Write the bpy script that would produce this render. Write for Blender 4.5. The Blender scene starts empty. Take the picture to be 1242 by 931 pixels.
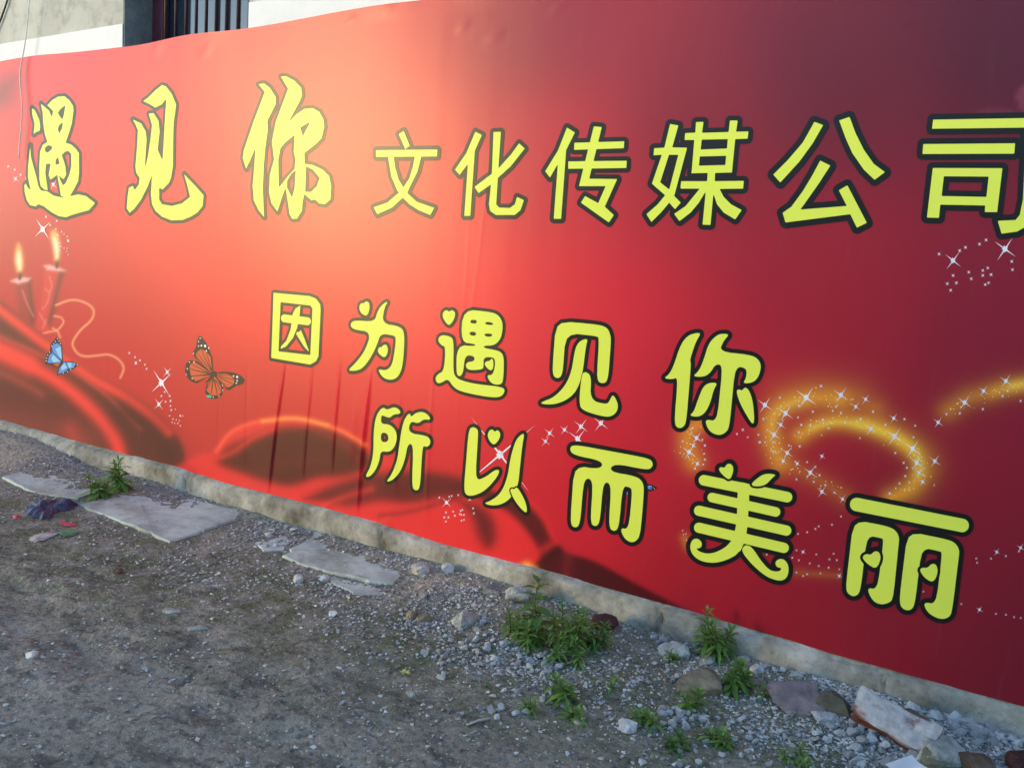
import bpy, bmesh, math, random
import numpy as np
from mathutils import Matrix, Vector

# ------------------------------------------------------------------ camera, sky, sun, exposure
scene = bpy.context.scene
PW, PH, FPX = 1242.0, 931.0, 1000.0           # photograph size and focal length in its pixels
CX, CY = PW / 2, PH / 2
YAW, PITCH, ROLL = math.radians(31.6), math.radians(7.45), math.radians(-3.97)
CAM_H, CAM_D = 1.5, 3.36                      # eye height, distance to the banner wall (y = 0)


def cam_axes():
    cy, sy = math.cos(YAW), math.sin(YAW)
    f = np.array([-sy * math.cos(PITCH), cy * math.cos(PITCH), -math.sin(PITCH)])
    r = np.array([cy, sy, 0.0])
    d = np.cross(f, r)
    c, s = math.cos(ROLL), math.sin(ROLL)
    return np.stack([c * r + s * d, -s * r + c * d, f], 1)      # columns: right, down, forward


RM = cam_axes()
CAM = np.array([0.0, -CAM_D, CAM_H])
cam_data = bpy.data.cameras.new('camera')
cam_data.sensor_width = 36.0
cam_data.sensor_fit = 'HORIZONTAL'
cam_data.lens = FPX / PW * 36.0
cam_data.clip_start = 0.05
cam_data.clip_end = 1000.0
cam = bpy.data.objects.new('camera', cam_data)
scene.collection.objects.link(cam)
m = Matrix.Identity(4)
for i in range(3):
    m[i][0], m[i][1], m[i][2], m[i][3] = RM[i, 0], -RM[i, 1], -RM[i, 2], CAM[i]
cam.matrix_world = m
scene.camera = cam

SUN_AZ = math.radians(43.0)      # to the left of the wall's normal, behind the viewer
SUN_EL = math.radians(8.0)
sun_dir = Vector((-math.sin(SUN_AZ) * math.cos(SUN_EL), -math.cos(SUN_AZ) * math.cos(SUN_EL), math.sin(SUN_EL)))
sd = bpy.data.lights.new('sun', 'SUN')
sd.energy = 0.5
sd.angle = math.radians(13.0)
sd.color = (1.0, 0.70, 0.29)
sun = bpy.data.objects.new('sun', sd)
scene.collection.objects.link(sun)
sun.rotation_euler = (-sun_dir).to_track_quat('-Z', 'Y').to_euler()

world = bpy.data.worlds.new('World')
scene.world = world
world.use_nodes = True
wt = world.node_tree
wt.nodes.clear()
sky = wt.nodes.new('ShaderNodeTexSky')
sky.sky_type = 'NISHITA'
sky.sun_disc = False
sky.sun_elevation = SUN_EL
sky.sun_rotation = math.atan2(sun_dir.x, sun_dir.y)
sky.air_density = 1.0
sky.dust_density = 0.1
sky.ozone_density = 1.8
bgn = wt.nodes.new('ShaderNodeBackground')
bgn.inputs['Strength'].default_value = 0.15
wo = wt.nodes.new('ShaderNodeOutputWorld')
wt.links.new(sky.outputs[0], bgn.inputs[0])
wt.links.new(bgn.outputs[0], wo.inputs[0])

scene.view_settings.view_transform = 'Standard'
scene.view_settings.look = 'None'
scene.view_settings.gamma = 1.0
scene.view_settings.exposure = 2.14
scene.view_settings.use_curve_mapping = False
scene.cycles.max_bounces = 5
scene.cycles.diffuse_bounces = 3
scene.cycles.glossy_bounces = 2

rng = np.random.default_rng(7)
rnd = random.Random(11)
COL = scene.collection


# ------------------------------------------------------------------ helpers
def ray(x, y):
    return RM @ np.array([(x - CX) / FPX, (y - CY) / FPX, 1.0])


def wall_pt(x, y, yy=0.0):
    """photograph point -> (x, z) on the vertical plane y = yy"""
    w = ray(x, y)
    t = (CAM_D + yy) / w[1]
    return w[0] * t, CAM_H + w[2] * t


def wall_arr(P, yy=0.0):
    P = np.asarray(P, float)
    v = np.stack([(P[:, 0] - CX) / FPX, (P[:, 1] - CY) / FPX, np.ones(len(P))], 0)
    w = RM @ v
    t = (CAM_D + yy) / w[1]
    return np.stack([w[0] * t, CAM_H + w[2] * t], 1)


def ground_pt(x, y, z=0.0):
    w = ray(x, y)
    t = (z - CAM_H) / w[2]
    return w[0] * t, -CAM_D + w[1] * t


def on_ground(x, y):
    gx, gy = ground_pt(x, y)
    for _ in range(3):
        gx, gy = ground_pt(x, y, gh(gx, gy))
    return gx, gy, gh(gx, gy)


def project(X, Y, Z):
    v = np.stack([X - CAM[0], Y - CAM[1], Z - CAM[2]], 0)
    c = RM.T @ v.reshape(3, -1)
    return (CX + FPX * c[0] / c[2]).reshape(np.shape(X)), (CY + FPX * c[1] / c[2]).reshape(np.shape(X))


def vnoise(x, y, seed=0):
    """smooth value noise, vectorised, 0..1"""
    x = np.asarray(x, float)
    y = np.asarray(y, float)
    xi, yi = np.floor(x), np.floor(y)
    fx, fy = x - xi, y - yi
    fx = fx * fx * (3 - 2 * fx)
    fy = fy * fy * (3 - 2 * fy)

    def h(a, b):
        s = np.sin(a * 127.1 + b * 311.7 + seed * 74.7) * 43758.5453
        return s - np.floor(s)
    return (h(xi, yi) * (1 - fx) + h(xi + 1, yi) * fx) * (1 - fy) + (h(xi, yi + 1) * (1 - fx) + h(xi + 1, yi + 1) * fx) * fy


def fbm(x, y, seed=0, oct=4):
    a, s, t = 0.5, 0.0, 0.0
    for k in range(oct):
        s = s + a * vnoise(x * 2 ** k, y * 2 ** k, seed + k)
        t += a
        a *= 0.5
    return s / t


def s2l(c):
    c = np.asarray(c, float) / 255.0
    return np.where(c <= 0.04045, c / 12.92, ((c + 0.055) / 1.055) ** 2.4)


def mesh_obj(name, verts, faces, mat=None, parent=None, smooth=False):
    me = bpy.data.meshes.new(name)
    me.from_pydata([tuple(map(float, v)) for v in verts], [], faces)
    me.update()
    o = bpy.data.objects.new(name, me)
    COL.objects.link(o)
    if mat:
        me.materials.append(mat)
    if parent:
        o.parent = parent
    if smooth:
        me.polygons.foreach_set('use_smooth', [True] * len(me.polygons))
    return o


def grid_obj(name, V, nu, nv, mat=None, parent=None):
    """V: (nv*nu,3) row major; fast grid"""
    me = bpy.data.meshes.new(name)
    i = np.arange(nv - 1)[:, None] * nu + np.arange(nu - 1)[None, :]
    q = np.stack([i, i + 1, i + 1 + nu, i + nu], -1).reshape(-1)
    nf = (nv - 1) * (nu - 1)
    me.vertices.add(len(V))
    me.vertices.foreach_set('co', np.asarray(V, np.float32).reshape(-1))
    me.loops.add(nf * 4)
    me.loops.foreach_set('vertex_index', q.astype(np.int32))
    me.polygons.add(nf)
    me.polygons.foreach_set('loop_start', np.arange(0, nf * 4, 4, dtype=np.int32))
    me.polygons.foreach_set('loop_total', np.full(nf, 4, np.int32))
    me.polygons.foreach_set('use_smooth', np.ones(nf, bool))
    me.update(calc_edges=True)
    me.validate()
    o = bpy.data.objects.new(name, me)
    COL.objects.link(o)
    if mat:
        me.materials.append(mat)
    if parent:
        o.parent = parent
    return o


def set_col(o, C):
    at = o.data.color_attributes.new('Col', 'FLOAT_COLOR', 'POINT')
    A = np.ones((len(o.data.vertices), 4), np.float32)
    A[:, :3] = C
    at.data.foreach_set('color', A.reshape(-1))


def tag(o, label=None, cat=None, group=None, kind=None):
    if label:
        o['label'] = label
    if cat:
        o['category'] = cat
    if group:
        o['group'] = group
    if kind:
        o['kind'] = kind
    return o


def empty(name, loc=(0, 0, 0), rz=0.0):
    o = bpy.data.objects.new(name, None)
    o.empty_display_size = 0.1
    o.location = loc
    o.rotation_euler = (0, 0, rz)
    COL.objects.link(o)
    return o


def box_vf(x0, x1, y0, y1, z0, z1):
    v = [(x0, y0, z0), (x1, y0, z0), (x1, y1, z0), (x0, y1, z0), (x0, y0, z1), (x1, y0, z1), (x1, y1, z1), (x0, y1, z1)]
    f = [(0, 3, 2, 1), (4, 5, 6, 7), (0, 1, 5, 4), (1, 2, 6, 5), (2, 3, 7, 6), (3, 0, 4, 7)]
    return v, f


def boxes(name, lst, mat, parent=None, bevel=0.0):
    V, F = [], []
    for b in lst:
        v, f = box_vf(*b)
        n = len(V)
        V += v
        F += [tuple(i + n for i in q) for q in f]
    o = mesh_obj(name, V, F, mat, parent)
    if bevel:
        md = o.modifiers.new('bevel', 'BEVEL')
        md.width = bevel
        md.segments = 2
    return o


def tube(name, pts, r, mat, parent=None, n=6):
    V, F = [], []
    pts = [Vector(p) for p in pts]
    rr = r if isinstance(r, (list, tuple)) else [r] * len(pts)
    for i, p in enumerate(pts):
        d = (pts[min(i + 1, len(pts) - 1)] - pts[max(i - 1, 0)]).normalized()
        a = d.orthogonal().normalized()
        b = d.cross(a)
        for k in range(n):
            t = 2 * math.pi * k / n
            V.append(p + (a * math.cos(t) + b * math.sin(t)) * rr[i])
    for i in range(len(pts) - 1):
        for k in range(n):
            F.append((i * n + k, i * n + (k + 1) % n, (i + 1) * n + (k + 1) % n, (i + 1) * n + k))
    F.append(tuple(range(n))[::-1])
    F.append(tuple((len(pts) - 1) * n + k for k in range(n)))
    return mesh_obj(name, V, F, mat, parent, True)


# ---- materials
class NT:
    def __init__(self, name, rough=0.8, spec=0.5):
        self.m = bpy.data.materials.new(name)
        self.m.use_nodes = True
        self.t = self.m.node_tree
        self.b = self.t.nodes['Principled BSDF']
        self.b.inputs['Roughness'].default_value = rough
        self.b.inputs['Specular IOR Level'].default_value = spec
        self._tc = None

    def n(self, typ, **kw):
        nd = self.t.nodes.new(typ)
        for k, v in kw.items():
            setattr(nd, k, v)
        return nd

    def l(self, a, b):
        self.t.links.new(a, b)

    def coord(self):
        if not self._tc:
            self._tc = self.n('ShaderNodeTexCoord')
        return self._tc.outputs['Object']

    def noise(self, scale, detail=4, rough=0.55, stretch=None, vec=None):
        nd = self.n('ShaderNodeTexNoise')
        nd.inputs['Scale'].default_value = scale
        nd.inputs['Detail'].default_value = detail
        nd.inputs['Roughness'].default_value = rough
        v = vec or self.coord()
        if stretch:
            mp = self.n('ShaderNodeMapping')
            mp.inputs['Scale'].default_value = stretch
            self.l(v, mp.inputs[0])
            v = mp.outputs[0]
        self.l(v, nd.inputs['Vector'])
        return nd.outputs['Fac']

    def ramp(self, fac, stops):
        r = self.n('ShaderNodeValToRGB')
        e = r.color_ramp.elements
        while len(e) < len(stops):
            e.new(0.5)
        for k, (p, c) in enumerate(stops):
            e[k].position = p
            e[k].color = (*c, 1) if len(c) == 3 else c
        self.l(fac, r.inputs[0])
        return r.outputs[0]

    def mix(self, fac, a, b, typ='MIX'):
        x = self.n('ShaderNodeMix', data_type='RGBA', blend_type=typ)
        if isinstance(fac, (int, float)):
            x.inputs[0].default_value = fac
        else:
            self.l(fac, x.inputs[0])
        for v, i in ((a, 6), (b, 7)):
            if isinstance(v, tuple):
                x.inputs[i].default_value = (*v, 1)
            else:
                self.l(v, x.inputs[i])
        return x.outputs[2]

    def bump(self, h, strength=0.3, dist=0.01, normal=None):
        b = self.n('ShaderNodeBump')
        b.inputs['Strength'].default_value = strength
        b.inputs['Distance'].default_value = dist
        self.l(h, b.inputs['Height'])
        if normal:
            self.l(normal, b.inputs['Normal'])
        return b.outputs[0]

    def done(self, col=None, normal=None, rough=None):
        if col is not None:
            if isinstance(col, tuple):
                self.b.inputs['Base Color'].default_value = (*col, 1)
            else:
                self.l(col, self.b.inputs['Base Color'])
        if normal is not None:
            self.l(normal, self.b.inputs['Normal'])
        if rough is not None:
            self.l(rough, self.b.inputs['Roughness'])
        return self.m


VINYL_ROUGH = 0.315


def vinyl(name, colour):
    """glossy printed banner vinyl; colour None = the printed picture held on the sheet, some shade painted in"""
    t = NT(name, VINYL_ROUGH, 0.25)
    if colour is None:
        a = t.n('ShaderNodeAttribute', attribute_name='Col')
        base = a.outputs['Color']
    else:
        rgb = t.n('ShaderNodeRGB')
        rgb.outputs[0].default_value = (*colour, 1)
        base = rgb.outputs[0]
    # faint dust streaks, fine woven ground, slight slackness; the weave spreads a glint up and down
    st = t.noise(20.0, 2, 0.6, (1.0, 1.0, 0.10))
    dust = t.ramp(st, [(0.62, (0, 0, 0)), (0.80, (0.022, 0.022, 0.022))])
    col = t.mix(dust, base, (0.45, 0.42, 0.38))
    n1 = t.bump(t.noise(260.0, 0, 0.5, (1.0, 1.0, 0.5)), 0.07, 0.002)
    n1 = t.bump(t.noise(8.0, 2, 0.5, (1.0, 1.0, 0.30)), 0.03, 0.01, n1)
    tn = t.n('ShaderNodeCombineXYZ')
    tn.inputs[2].default_value = 1.0
    t.l(tn.outputs[0], t.b.inputs['Tangent'])
    t.b.inputs['Anisotropic'].default_value = 0.55
    return t.done(col, n1)


M_PRINT_SHADED = vinyl('banner_print_shaded', None)
M_YELLOW = vinyl('letter_yellow', (0.77, 0.86, 0.10))
M_BLACK = vinyl('letter_outline_black', (0.012, 0.012, 0.011))
M_WHITE_INK = vinyl('sparkle_ink', (0.85, 0.82, 0.92))
M_ORANGE_INK = vinyl('butterfly_orange_ink', (0.62, 0.10, 0.035))
M_BLUE_INK = vinyl('butterfly_blue_ink', (0.10, 0.25, 0.72))
M_LBLUE_INK = vinyl('butterfly_pale_blue_ink', (0.26, 0.58, 0.82))
M_TEAL_INK = vinyl('butterfly_teal_ink', (0.05, 0.45, 0.30))
M_DARK_INK = vinyl('butterfly_dark_ink', (0.03, 0.016, 0.013))


def concrete(name, c0, c1, c2, scale=3.0, bump=0.5, rough=0.9):
    t = NT(name, rough, 0.3)
    a = t.noise(scale, 7, 0.62)
    b = t.noise(scale * 6, 5, 0.65)
    col = t.ramp(a, [(0.30, c0), (0.52, c1), (0.72, c2)])
    sp = t.ramp(b, [(0.30, (0.72, 0.72, 0.72)), (0.5, (1, 1, 1)), (0.75, (1.06, 1.06, 1.06))])
    col = t.mix(1.0, col, sp, 'MULTIPLY')
    n = t.bump(b, bump, 0.01)
    n = t.bump(t.noise(scale * 40, 4, 0.7), bump * 0.7, 0.004, n)
    return t.done(col, n)


def plain(name, c, rough=0.7, spec=0.4, var=0.15, scale=20.0, bump=0.1):
    t = NT(name, rough, spec)
    a = t.noise(scale, 4, 0.6)
    lo = tuple(x * (1 - var) for x in c)
    hi = tuple(min(1, x * (1 + var)) for x in c)
    return t.done(t.ramp(a, [(0.3, lo), (0.7, hi)]), t.bump(a, bump, 0.01))


# ------------------------------------------------------------------ relief of the sheet and of the ground
CREASES = []          # (photo x top, y top, x bottom, y bottom, width m, depth m)
for c in [(346, 430, 324, 600, 0.009, 0.0075), (380, 425, 366, 590, 0.008, 0.0028), (412, 430, 402, 575, 0.008, 0.0034),
          (448, 452, 432, 625, 0.010, 0.0085), (430, 480, 426, 560, 0.02, 0.002), (485, 470, 478, 600, 0.008, 0.0014),
          (525, 430, 515, 640, 0.008, 0.0010), (600, 150, 560, 470, 0.007, 0.0002), (576, 150, 545, 640, 0.006, 0.0002),
          (300, 440, 298, 560, 0.010, 0.0016), (268, 470, 262, 560, 0.010, 0.0012)]:
    (xa, za), (xb, zb) = wall_pt(c[0], c[1]), wall_pt(c[2], c[3])
    CREASES.append((xa, za, xb, zb, c[4], c[5]))


DENTS = []
for px_, py_, w_, h_ in ((1102, 26, .035, .006), (908, 13, .05, .005), (677, 10, .05, .006), (562, 32, .05, .006), (471, 12, .05, .006), (427, 24, .04, .005), (600, 45, .07, .005),
                         (28, 82, .10, .012), (190, 60, .09, .006), (250, 62, .08, .005), (760, 60, .08, .003), (950, 772, .05, .004), (300, 590, .05, .005), (468, 634, .06, .006), (398, 613, .05, .005)):
    a_, b_ = wall_pt(px_, py_)
    DENTS.append((a_, b_, w_, h_))


def relief(x, z):
    """how far the vinyl stands off the wall plane (towards the viewer, metres)"""
    x = np.asarray(x, float)
    z = np.asarray(z, float)
    d = 0.004 * (vnoise(x * 1.1, z * 0.7, 3) - 0.5) + 0.0010 * (vnoise(x * 3.1 + 5, z * 1.3, 5) - 0.5)
    low = np.clip((1.25 - z) / 1.1, 0, 1)
    d = d + 0.0035 * low * np.clip(1 - np.abs(x + 3.6) / 1.6, 0, 1) * (vnoise(x * 9, z * 0.8, 9) - 0.5)
    d = d + 0.00025 * (vnoise(x * 13, z * 1.1, 21) - 0.5)
    # waves along the upper edge where the sheet hangs slack
    up = np.clip((z - 2.35) / 0.4, 0, 1)
    d = d + 0.005 * up * (vnoise(x * 2.0, z * 2.0, 14) - 0.5)
    for dx_, dz_, w, h in DENTS:
        q = ((x - dx_) / w) ** 2 + ((z - dz_ - 0.35 * (x - dx_)) / (w * 0.55)) ** 2
        d = d + 0.16 * h * (1 - q) * np.exp(-q)
    for xa, za, xb, zb, w, h in CREASES:
        t = (z - zb) / (za - zb)
        env = np.clip(t * 6, 0, 1) * np.clip((1.05 - t) * 2.2, 0, 1)
        xc = xb + (xa - xb) * t + 0.0025 * np.sin(z * 9)
        u = (x - xc) / w
        d = d + h * env * np.where(u > 0, np.exp(-u * u * 0.35), np.exp(-u * u * 2.0))
    return d


PX_BASE = [(-400, 420), (0, 529), (88, 565), (155, 580), (206, 591), (291, 617), (370, 637), (419, 651), (525, 684), (584, 704),
           (711, 742), (856, 767), (969, 806), (1021, 826), (1120, 853), (1242, 893)]


def gh(x, y):
    """ground height"""
    x = np.asarray(x, float)
    y = np.asarray(y, float)
    near = np.exp(-(np.clip(-y, 0, 9) / 0.45) ** 2)
    h = -0.035 + 0.035 * near * (0.4 + 0.9 * vnoise(x * 2.3, y * 2.3, 2))
    h = h + 0.030 * (fbm(x * 0.9, y * 0.9, 31, 3) - 0.5) + 0.016 * (fbm(x * 4.5, y * 4.5, 33, 4) - 0.5)
    # trodden, clotted earth of the lane
    lane = np.clip((-y - 0.9) / 0.6, 0, 1)
    cl = fbm(x * 9, y * 13, 37, 3)
    h = h + lane * (0.03 * np.clip(cl - 0.55, 0, 1) - 0.07 * np.clip(0.40 - cl, 0, 1))
    for yr in (-1.55, -2.75):
        h = h - 0.016 * np.exp(-((y - yr - 0.12 * np.sin(x * 0.9)) / 0.13) ** 2) * (0.5 + vnoise(x * 1.2, 0 * x, 44))
    h = h + 0.006 * (vnoise(x * 30, y * 30, 39) - 0.5)
    # heap of earth and rubble at the foot of the wall
    h = h + 0.07 * np.exp(-(((x + 6.4) / 0.55) ** 2 + ((y + 0.25) / 0.35) ** 2))
    h = h + 0.03 * np.exp(-(((x + 1.55) / 0.5) ** 2 + ((y + 0.25) / 0.3) ** 2))
    h = h + 0.035 * np.exp(-(((x + 0.1) / 0.7) ** 2 + ((y + 0.15) / 0.25) ** 2))
    if h.ndim == 0:
        return float(h)
    return h


# ------------------------------------------------------------------ ground
gm = NT('lane_earth', 0.95, 0.2)
mid = gm.noise(5.0, 4, 0.65)
fine = gm.noise(38.0, 3, 0.7)
col = gm.ramp(mid, [(0.28, (0.180, 0.168, 0.140)), (0.48, (0.275, 0.258, 0.216)), (0.70, (0.34, 0.32, 0.27))])
at = gm.n('ShaderNodeAttribute', attribute_name='Col')
sep = gm.n('ShaderNodeSeparateColor')
gm.l(at.outputs['Color'], sep.inputs[0])
mossf = gm.n('ShaderNodeMath', operation='MULTIPLY')
gm.l(sep.outputs[1], mossf.inputs[0])
mossf2 = gm.ramp(gm.noise(7.0, 3, 0.7), [(0.36, (0, 0, 0)), (0.60, (0.85, 0.85, 0.85))])
gm.l(mossf2, mossf.inputs[1])
col = gm.mix(mossf.outputs[0], col, (0.115, 0.130, 0.068))
clodf = gm.ramp(gm.noise(10.0, 3, 0.6, (0.8, 1.6, 1.0)), [(0.53, (0, 0, 0)), (0.64, (0.65, 0.65, 0.65))])
clodm = gm.n('ShaderNodeMath', operation='MULTIPLY')
gm.l(clodf, clodm.inputs[0])
gm.l(sep.outputs[2], clodm.inputs[1])
col = gm.mix(clodm.outputs[0], col, (0.085, 0.078, 0.070))
sandf = gm.n('ShaderNodeMath', operation='MULTIPLY')
gm.l(sep.outputs[0], sandf.inputs[0])
gm.l(gm.ramp(gm.noise(3.0, 3, 0.6), [(0.35, (0.2, 0.2, 0.2)), (0.6, (1, 1, 1))]), sandf.inputs[1])
col = gm.mix(sandf.outputs[0], col, (0.48, 0.42, 0.32))
col = gm.mix(1.0, col, gm.ramp(fine, [(0.30, (0.45, 0.45, 0.45)), (0.50, (1, 1, 1)), (0.72, (1.25, 1.23, 1.2))]), 'MULTIPLY')
vor = gm.n('ShaderNodeTexVoronoi')
vor.inputs['Scale'].default_value = 75.0
gm.l(gm.coord(), vor.inputs['Vector'])
gsp = gm.n('ShaderNodeSeparateColor')
gm.l(vor.outputs['Color'], gsp.inputs[0])
spk = gm.n('ShaderNodeMath', operation='LESS_THAN')
gm.l(vor.outputs['Distance'], spk.inputs[0])
spk.inputs[1].default_value = 0.26
keep = gm.n('ShaderNodeMath', operation='GREATER_THAN')
gm.l(gsp.outputs[0], keep.inputs[0])
keep.inputs[1].default_value = 0.80
both = gm.n('ShaderNodeMath', operation='MULTIPLY')
gm.l(spk.outputs[0], both.inputs[0])
gm.l(keep.outputs[0], both.inputs[1])
both2 = gm.n('ShaderNodeMath', operation='MULTIPLY')
gm.l(both.outputs[0], both2.inputs[0])
both2.inputs[1].default_value = 0.7
col = gm.mix(both2.outputs[0], col, (0.60, 0.59, 0.56))
n = gm.bump(mid, 0.4, 0.03)
n = gm.bump(fine, 1.0, 0.016, n)
n = gm.bump(gm.noise(160.0, 2, 0.75), 0.6, 0.005, n)
M_GROUND = gm.done(col, n)

xs = np.concatenate([-np.geomspace(150, 9.2, 22), np.arange(-9.0, 2.61, 0.019), np.geomspace(2.8, 150, 24)])
ys = np.concatenate([-np.geomspace(150, 4.3, 22), np.arange(-4.1, 0.10, 0.019), [0.3, 1.0, 4, 20, 150]])
GX, GY = np.meshgrid(xs, ys)
near_mask = np.clip(1 - (np.maximum(np.abs(GX + 3.2) - 6.0, 0) + np.maximum(-GY - 4.2, 0)) / 4, 0, 1)
GZ = gh(GX, GY) * near_mask + (-0.035) * (1 - near_mask)
V = np.stack([GX, GY, GZ], -1).reshape(-1, 3)
ground = grid_obj('ground', V, len(xs), len(ys), M_GROUND)
tag(ground, 'trodden grey brown earth of the lane with moss and stone chips', kind='structure')
mossW = np.clip(1.15 - np.abs(-GY - (0.75 - 0.10 * (GX + 2))) / 0.85, 0, 1) * np.clip((GX + 6.3) / 1.2, 0, 1)
sandW = np.clip(1 - (((GX + 6.5) / 1.1) ** 2 + ((GY + 0.4) / 0.5) ** 2), 0, 1) + 0.8 * np.clip(1 - (((GX + 2.5) / 0.45) ** 2 + ((GY + 0.28) / 0.25) ** 2), 0, 1)
gc = np.zeros((GX.size, 3), np.float32)
gc[:, 1] = mossW.reshape(-1)
gc[:, 2] = np.clip((-GY - 0.75) / 0.5, 0.15, 1).reshape(-1)
gc[:, 0] = np.clip(sandW.reshape(-1), 0, 1)
set_col(ground, gc)

# ------------------------------------------------------------------ the building that carries the banner
WY = 0.035                                    # face of the rendered wall, just behind the sheet
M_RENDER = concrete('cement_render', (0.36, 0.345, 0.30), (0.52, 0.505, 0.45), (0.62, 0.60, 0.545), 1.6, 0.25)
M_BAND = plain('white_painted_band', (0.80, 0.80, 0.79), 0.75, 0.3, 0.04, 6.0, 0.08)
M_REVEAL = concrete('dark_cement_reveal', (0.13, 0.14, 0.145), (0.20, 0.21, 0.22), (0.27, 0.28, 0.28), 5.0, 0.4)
M_FRAME = plain('maroon_window_paint', (0.105, 0.022, 0.035), 0.45, 0.5, 0.2, 14.0, 0.1)
M_BAR = plain('rusty_maroon_bar', (0.055, 0.022, 0.026), 0.55, 0.5, 0.35, 30.0, 0.2)
tg = NT('window_glass', 0.05, 0.9)
M_GLASS = tg.done((0.012, 0.022, 0.045))

xl, _ = wall_pt(149.5, 25, WY)
xr, _ = wall_pt(302.5, 15, WY)
WZ0, WZ1 = 2.62, 3.95
WL, WR_, WT = -13.0, 4.5, 4.6
bld = empty('building', (0, 0, 0))
tag(bld, 'grey cement rendered building behind the red banner, with a barred window', 'building')
wall = boxes('wall', [(WL, xl, WY, WY + 0.30, -0.3, WT), (xr, WR_, WY, WY + 0.30, -0.3, WT),
                      (xl, xr, WY, WY + 0.30, WZ1, WT), (xl, xr, WY, WY + 0.30, -0.3, WZ0),
                      (WL, WR_, WY + 0.30, WY + 3.5, -0.3, WT)], M_RENDER, bld)
# the two outer boxes touch the middle ones end to end; the window recess is open
ztop = lambda x: 2.815 + 0.006 * np.sin(x * 1.7) + 0.006 * np.sin(x * 3.9 + 1)
band_h = 0.135
for (a, b) in ((WL, xl), (xr, WR_)):
    boxes('white_band', [(a, b, WY - 0.006, WY + 0.02, 2.66, 2.825 + band_h)], M_BAND, bld)
# window: dark reveal, maroon casement, iron bars, glass
w = ray(183, 30)
t = xl / w[0]
wdep = -CAM_D + w[1] * t
FY = max(WY + 0.10, min(wdep, WY + 0.26))
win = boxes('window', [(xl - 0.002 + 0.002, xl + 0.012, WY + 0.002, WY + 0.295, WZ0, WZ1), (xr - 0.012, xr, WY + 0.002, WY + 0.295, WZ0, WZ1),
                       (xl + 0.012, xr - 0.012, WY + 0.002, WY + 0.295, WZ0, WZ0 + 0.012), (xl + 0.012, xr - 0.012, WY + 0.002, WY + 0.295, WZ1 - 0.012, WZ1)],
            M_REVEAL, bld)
fx0, fx1 = xl + 0.013, xr - 0.013
boxes('frame', [(fx0, fx0 + 0.11, FY, FY + 0.05, WZ0 + 0.013, WZ1 - 0.013), (fx1 - 0.06, fx1, FY, FY + 0.05, WZ0 + 0.013, WZ1 - 0.013),
                (fx0 + 0.11, fx1 - 0.06, FY, FY + 0.05, WZ0 + 0.013, WZ0 + 0.07), (fx0 + 0.11, fx1 - 0.06, FY, FY + 0.05, WZ1 - 0.07, WZ1 - 0.013)],
      M_FRAME, win, 0.004)
boxes('pane', [(fx0 + 0.105, fx1 - 0.055, FY + 0.052, FY + 0.058, WZ0 + 0.06, WZ1 - 0.06)], M_GLASS, win)
by = WY + 0.05
for px in (201, 213.5, 226, 238.3, 250.5, 262.5, 275, 289):
    bx, _ = wall_pt(px, 12, by)
    tube('bar', [(bx, by, WZ0 + 0.012), (bx, by, WZ1 - 0.012)], 0.010, M_BAR, win, 8)

# concrete plinth: an irregular strip at the foot of the wall
M_PLINTH = concrete('plinth_concrete', (0.12, 0.115, 0.09), (0.35, 0.335, 0.285), (0.58, 0.555, 0.50), 4.5, 1.0)
px_bot = [(-420, 392), (-200, 455), (0, 509), (139, 547), (213, 566), (280, 587), (393, 615), (468, 637), (540, 660), (600, 676), (646, 687), (760, 719),
          (856, 746), (950, 774), (1010, 793), (1093, 816), (1242, 856), (1500, 930)]
BB = wall_arr(px_bot)
o = np.argsort(BB[:, 0])
BBx, BBz = BB[o, 0], BB[o, 1]
zbot = lambda x: np.interp(x, BBx, BBz) + 0.004 * (vnoise(np.asarray(x) * 6, 0.3, 51) - 0.5)
pxs = np.arange(-12.9, 4.4, 0.012)
prof = [(0.012, 0.06), (0.016, 0.012), (-0.006, 0.004), (-0.030, -0.004), (-0.040, -0.016), (-0.044, -0.05), (-0.047, -0.09), (-0.052, -0.14), (-0.058, -0.20), (-0.064, -0.30)]
PV = []
for j, (dy, dz) in enumerate(prof):
    zb = zbot(pxs) - 0.006
    nz = 0.026 * (fbm(pxs * 2.4, np.full_like(pxs, j * 0.35), 61, 4) - 0.5) + 0.016 * (fbm(pxs * 12, np.full_like(pxs, j * 0.9), 63, 3) - 0.5)
    k = 0 if j < 2 else 1
    left = np.clip((-pxs - 4.6) / 1.5, 0, 1)          # the foot leans out more towards the far end
    yy = dy - k * nz * 1.6 - left * 0.11 * np.clip((-dz - 0.01) / 0.14, 0, 1)
    for xc_ in (wall_pt(804, 745)[0], wall_pt(862, 752)[0], wall_pt(470, 655)[0], wall_pt(1068, 830)[0], wall_pt(232, 580)[0]):
        yy = yy + k * 0.022 * np.exp(-((pxs - xc_ - 0.02 * np.sin(j * 1.7 + xc_)) / 0.011) ** 2)
    zz = zb + dz + k * nz * 0.8
    PV.append(np.stack([pxs, yy, zz], -1))
PV = np.concatenate(PV)
grid_obj('plinth', PV, len(pxs), len(prof), M_PLINTH, bld)

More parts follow.
